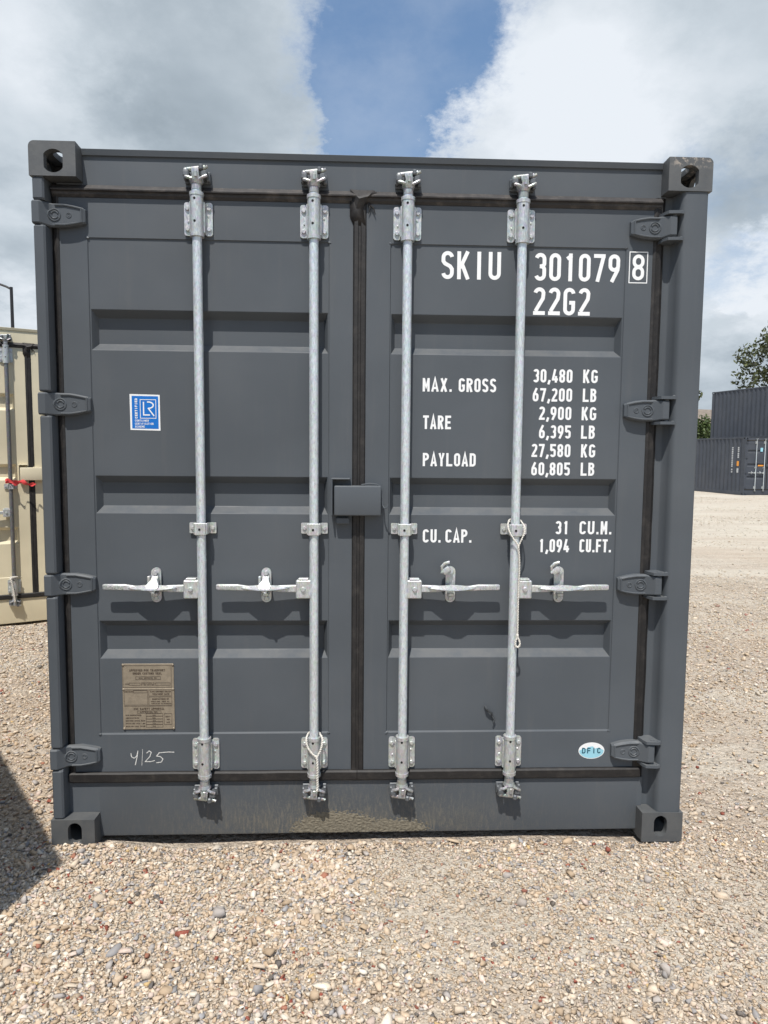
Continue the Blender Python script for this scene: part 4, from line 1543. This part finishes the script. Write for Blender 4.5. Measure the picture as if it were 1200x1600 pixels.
# right of the container, out to the yard
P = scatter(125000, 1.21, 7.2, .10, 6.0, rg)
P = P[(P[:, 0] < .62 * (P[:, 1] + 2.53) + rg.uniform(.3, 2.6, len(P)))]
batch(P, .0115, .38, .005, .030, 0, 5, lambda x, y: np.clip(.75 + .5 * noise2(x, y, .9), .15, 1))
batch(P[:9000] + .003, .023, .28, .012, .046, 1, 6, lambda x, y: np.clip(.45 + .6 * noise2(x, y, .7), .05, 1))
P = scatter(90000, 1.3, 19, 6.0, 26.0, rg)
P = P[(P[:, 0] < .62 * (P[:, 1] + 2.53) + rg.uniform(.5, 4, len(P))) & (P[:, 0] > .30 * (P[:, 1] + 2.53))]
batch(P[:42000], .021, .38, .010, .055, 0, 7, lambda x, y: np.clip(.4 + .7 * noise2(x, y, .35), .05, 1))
# left gap
batch(scatter(30000, -3.2, -1.2, .10, 3.9, rg), .0120, .33, .006, .028, 0, 8)
batch(scatter(4500, -3.2, -1.2, .10, 3.9, rg), .022, .25, .012, .04, 1, 9)
nvt = 0
VV, FF, CC = [], [], []
for V, F, C_ in batches:
    VV.append(V)
    FF.append(F + nvt)
    CC.append(C_)
    nvt += len(V)
V = np.concatenate(VV).astype(np.float32)
F = np.concatenate(FF).astype(np.int32)
C_ = np.concatenate(CC)
me = bpy.data.meshes.new('gravel')
me.vertices.add(len(V))
me.vertices.foreach_set('co', V.ravel())
me.loops.add(F.size)
me.loops.foreach_set('vertex_index', F.ravel())
me.polygons.add(len(F))
me.polygons.foreach_set('loop_start', np.arange(len(F), dtype=np.int32) * 3)
me.update(calc_edges=True)
at = me.color_attributes.new('Col', 'FLOAT_COLOR', 'POINT')
at.data.foreach_set('color', np.concatenate([C_, np.ones((len(C_), 1))], 1).astype(np.float32).ravel())
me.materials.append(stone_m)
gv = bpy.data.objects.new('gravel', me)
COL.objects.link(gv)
tag(gv, 'pale crushed gravel with scattered grey and brick red stones', 'gravel', kind='stuff')
print('stones tris', len(F))


# ------------------------------------------------------------------ trees, bushes, house, lamp
def m_leaf(name, a, b_):
    m, b, p = mat(name)
    at_ = b.n('ShaderNodeAttribute', attribute_name='Col').outputs['Fac']
    c = b.mix(at_, a, b_)
    wire(b, p, Base_Color=c, Roughness=0.6)
    return m


leaf_a = m_leaf('broad_leaf_green', (0.018, 0.027, 0.009), (0.085, 0.10, 0.028))
leaf_b = m_leaf('bush_leaf_green', (0.022, 0.042, 0.010), (0.085, 0.125, 0.03))
bark = m_plain('bark', (0.10, 0.08, 0.06), 0.9, var=.3, scale=12, bmp=.02)


def leaves(centres, radii, n, size, seed, m, name, parent):
    rg_ = np.random.default_rng(seed)
    cs = np.array(centres)
    rs = np.array(radii)
    pk = rg_.choice(len(cs), n, p=rs ** 2 / (rs ** 2).sum())
    dr_ = rg_.normal(0, 1, (n, 3))
    dr_ /= np.linalg.norm(dr_, axis=1, keepdims=True)
    rad = rs[pk] * rg_.uniform(.25, 1.12, n) ** .6
    P = cs[pk] + dr_ * rad[:, None] * np.array([1, 1, .8])
    a = rg_.normal(0, 1, (n, 3))
    a /= np.linalg.norm(a, axis=1, keepdims=True)
    b = np.cross(a, rg_.normal(0, 1, (n, 3)))
    b /= np.linalg.norm(b, axis=1, keepdims=True)
    s = size * rg_.uniform(.6, 1.3, (n, 1))
    V = np.stack([P - a * s, P - b * s * .45, P + a * s, P + b * s * .45], 1).reshape(-1, 3)
    F = (np.arange(n) * 4)[:, None] + np.arange(4)[None]
    me_ = bpy.data.meshes.new(name)
    me_.from_pydata(V.tolist(), [], F.tolist())
    at2 = me_.attributes.new('Col', 'FLOAT', 'POINT')
    at2.data.foreach_set('value', np.repeat(rg_.uniform(0, 1, n), 4).astype(np.float32))
    me_.materials.append(m)
    o_ = bpy.data.objects.new(name, me_)
    COL.objects.link(o_)
    o_.parent = parent
    return o_


def tree(loc, h, cr_, seed, label, n=9000, size=.16, ncl=26, group=None):
    rr_ = random.Random(seed)
    root = empty('broadleaf_tree', loc)
    tag(root, label, 'tree', group)
    mb_ = MB()
    mb_.tube([(0, 0, -.3), (.1, .05, h * .25), (-.05, .1, h * .5), (.1, 0, h * .75)], .2, 10, radii=[.26, .2, .13, .05])
    cl, rs = [], []
    for k in range(ncl):
        a = rr_.uniform(0, 6.28)
        e = rr_.uniform(-.5, 1)
        rad = cr_ * rr_.uniform(.25, .85)
        c = (math.cos(a) * rad * math.sqrt(max(.1, 1 - max(e, 0) ** 2 * .8)), math.sin(a) * rad * math.sqrt(max(.1, 1 - max(e, 0) ** 2 * .8)), h * .66 + e * h * .30)
        cl.append(c)
        rs.append(cr_ * rr_.uniform(.16, .36))
        mid = (c[0] * .45, c[1] * .45, h * .42 + (c[2] - h * .42) * .4)
        mb_.tube([(0, 0, h * rr_.uniform(.28, .5)), mid, c], .05, 5, radii=[.09, .055, .015])
    mb_.build('trunk', bark, root)
    leaves(cl, rs, n, size, seed, leaf_a, 'crown', root)


TG = 'trees behind the stacked containers'
tree((28.5, 41.5, -.2), 11.0, 4.3, 5, 'leafy broad tree rising above the stacked grey containers at the right edge', 9500, .16, 38, TG)
tree((20.1, 41.0, -.2), 9.9, 1.75, 9, 'slender tree mostly behind the big grey container, a few sprigs past its edge', 4200, .13, 20, TG)


def bush(loc, r, h, seed, label, n=5000):
    rr_ = random.Random(seed)
    root = empty('bush', loc)
    tag(root, label, 'bush', 'bushes behind the far containers')
    mb_ = MB()
    for k in range(9):
        a = rr_.uniform(0, 6.28)
        mb_.tube([(0, 0, -.1), (math.cos(a) * r * .3, math.sin(a) * r * .3, h * .4), (math.cos(a) * r * .6, math.sin(a) * r * .6, h * .8)], .03, 5, radii=[.05, .03, .01])
    mb_.build('stem', bark, root)
    cl = [(rr_.uniform(-r, r) * .7, rr_.uniform(-r, r) * .7, h * rr_.uniform(.2, .78)) for _ in range(16)]
    leaves(cl, [r * rr_.uniform(.25, .45) for _ in cl], n, .11, seed, leaf_b, 'foliage', root)


bush((22.3, 42.5, -.2), 2.0, 5.0, 21, 'dark green bush behind the far containers, beside the corner of the big container')
bush((25.6, 43.6, -.2), 1.9, 2.6, 22, 'lower green bush further right, behind the stacked containers')

# house far behind: only its tan roof shows
house = empty('house', (31.5, 62.0, -.3), R(12))
tag(house, 'far house with a low tan tiled roof, just right of the big container', 'house')
mb = MB()
mb.box(-8, 8, -5, 5, 0, 4.2)
mb.build('wall', m_plain('pale_render', (.42, .38, .32), .9), house)
mb = MB()
mb.loft([[(x, -5.6, 4.1), (x, 0, 6.3), (x, 5.6, 4.1), (x, 5.6, 3.95), (x, 0, 6.1), (x, -5.6, 3.95)] for x in (-8.5, 8.5)])
rf = mb.build('roof', m_plain('tan_roof_tile', (.20, .165, .135), .9, var=.2, scale=3), house)
mb = MB()
mb.box(-4, -3.2, -1.5, -.8, 5.4, 6.9, .02)
mb.build('chimney', m_plain('chimney_render', (.40, .36, .32), .9), rf)
mb = MB()
for x in (-6, -2, 2, 6):
    mb.box(x - .6, x + .6, -5.04, -4.98, 1.2, 2.6, .01)
mb.build('window', m_plain('dark_glass', (.03, .04, .05), .15), house)

# street lamp
lamp = empty('street_lamp', (-11.42, 20.9, -.2))
tag(lamp, 'thin black lamp post rising behind the cream container at the left edge', 'street lamp')
mb = MB()
mb.cyl((0, 0, 0), (0, 0, 7.05), .075, 12, r1=.048)
mb.cyl((0, 0, 0), (0, 0, .35), .12, 12)
lm = m_plain('black_lamp_paint', (.015, .015, .018), .45)
mb.build('pole', lm, lamp)
mb = MB()
mb.tube([(0, 0, 6.98), (-.15, 0, 7.06), (-.6, -.02, 7.22), (-1.3, -.04, 7.42)], .035, 8)
mb.build('arm', lm, lamp)
mb = MB()
mb.box(-1.95, -1.25, -.17, .13, 7.36, 7.47, .03)
mb.build('lamp_head', lm, lamp)
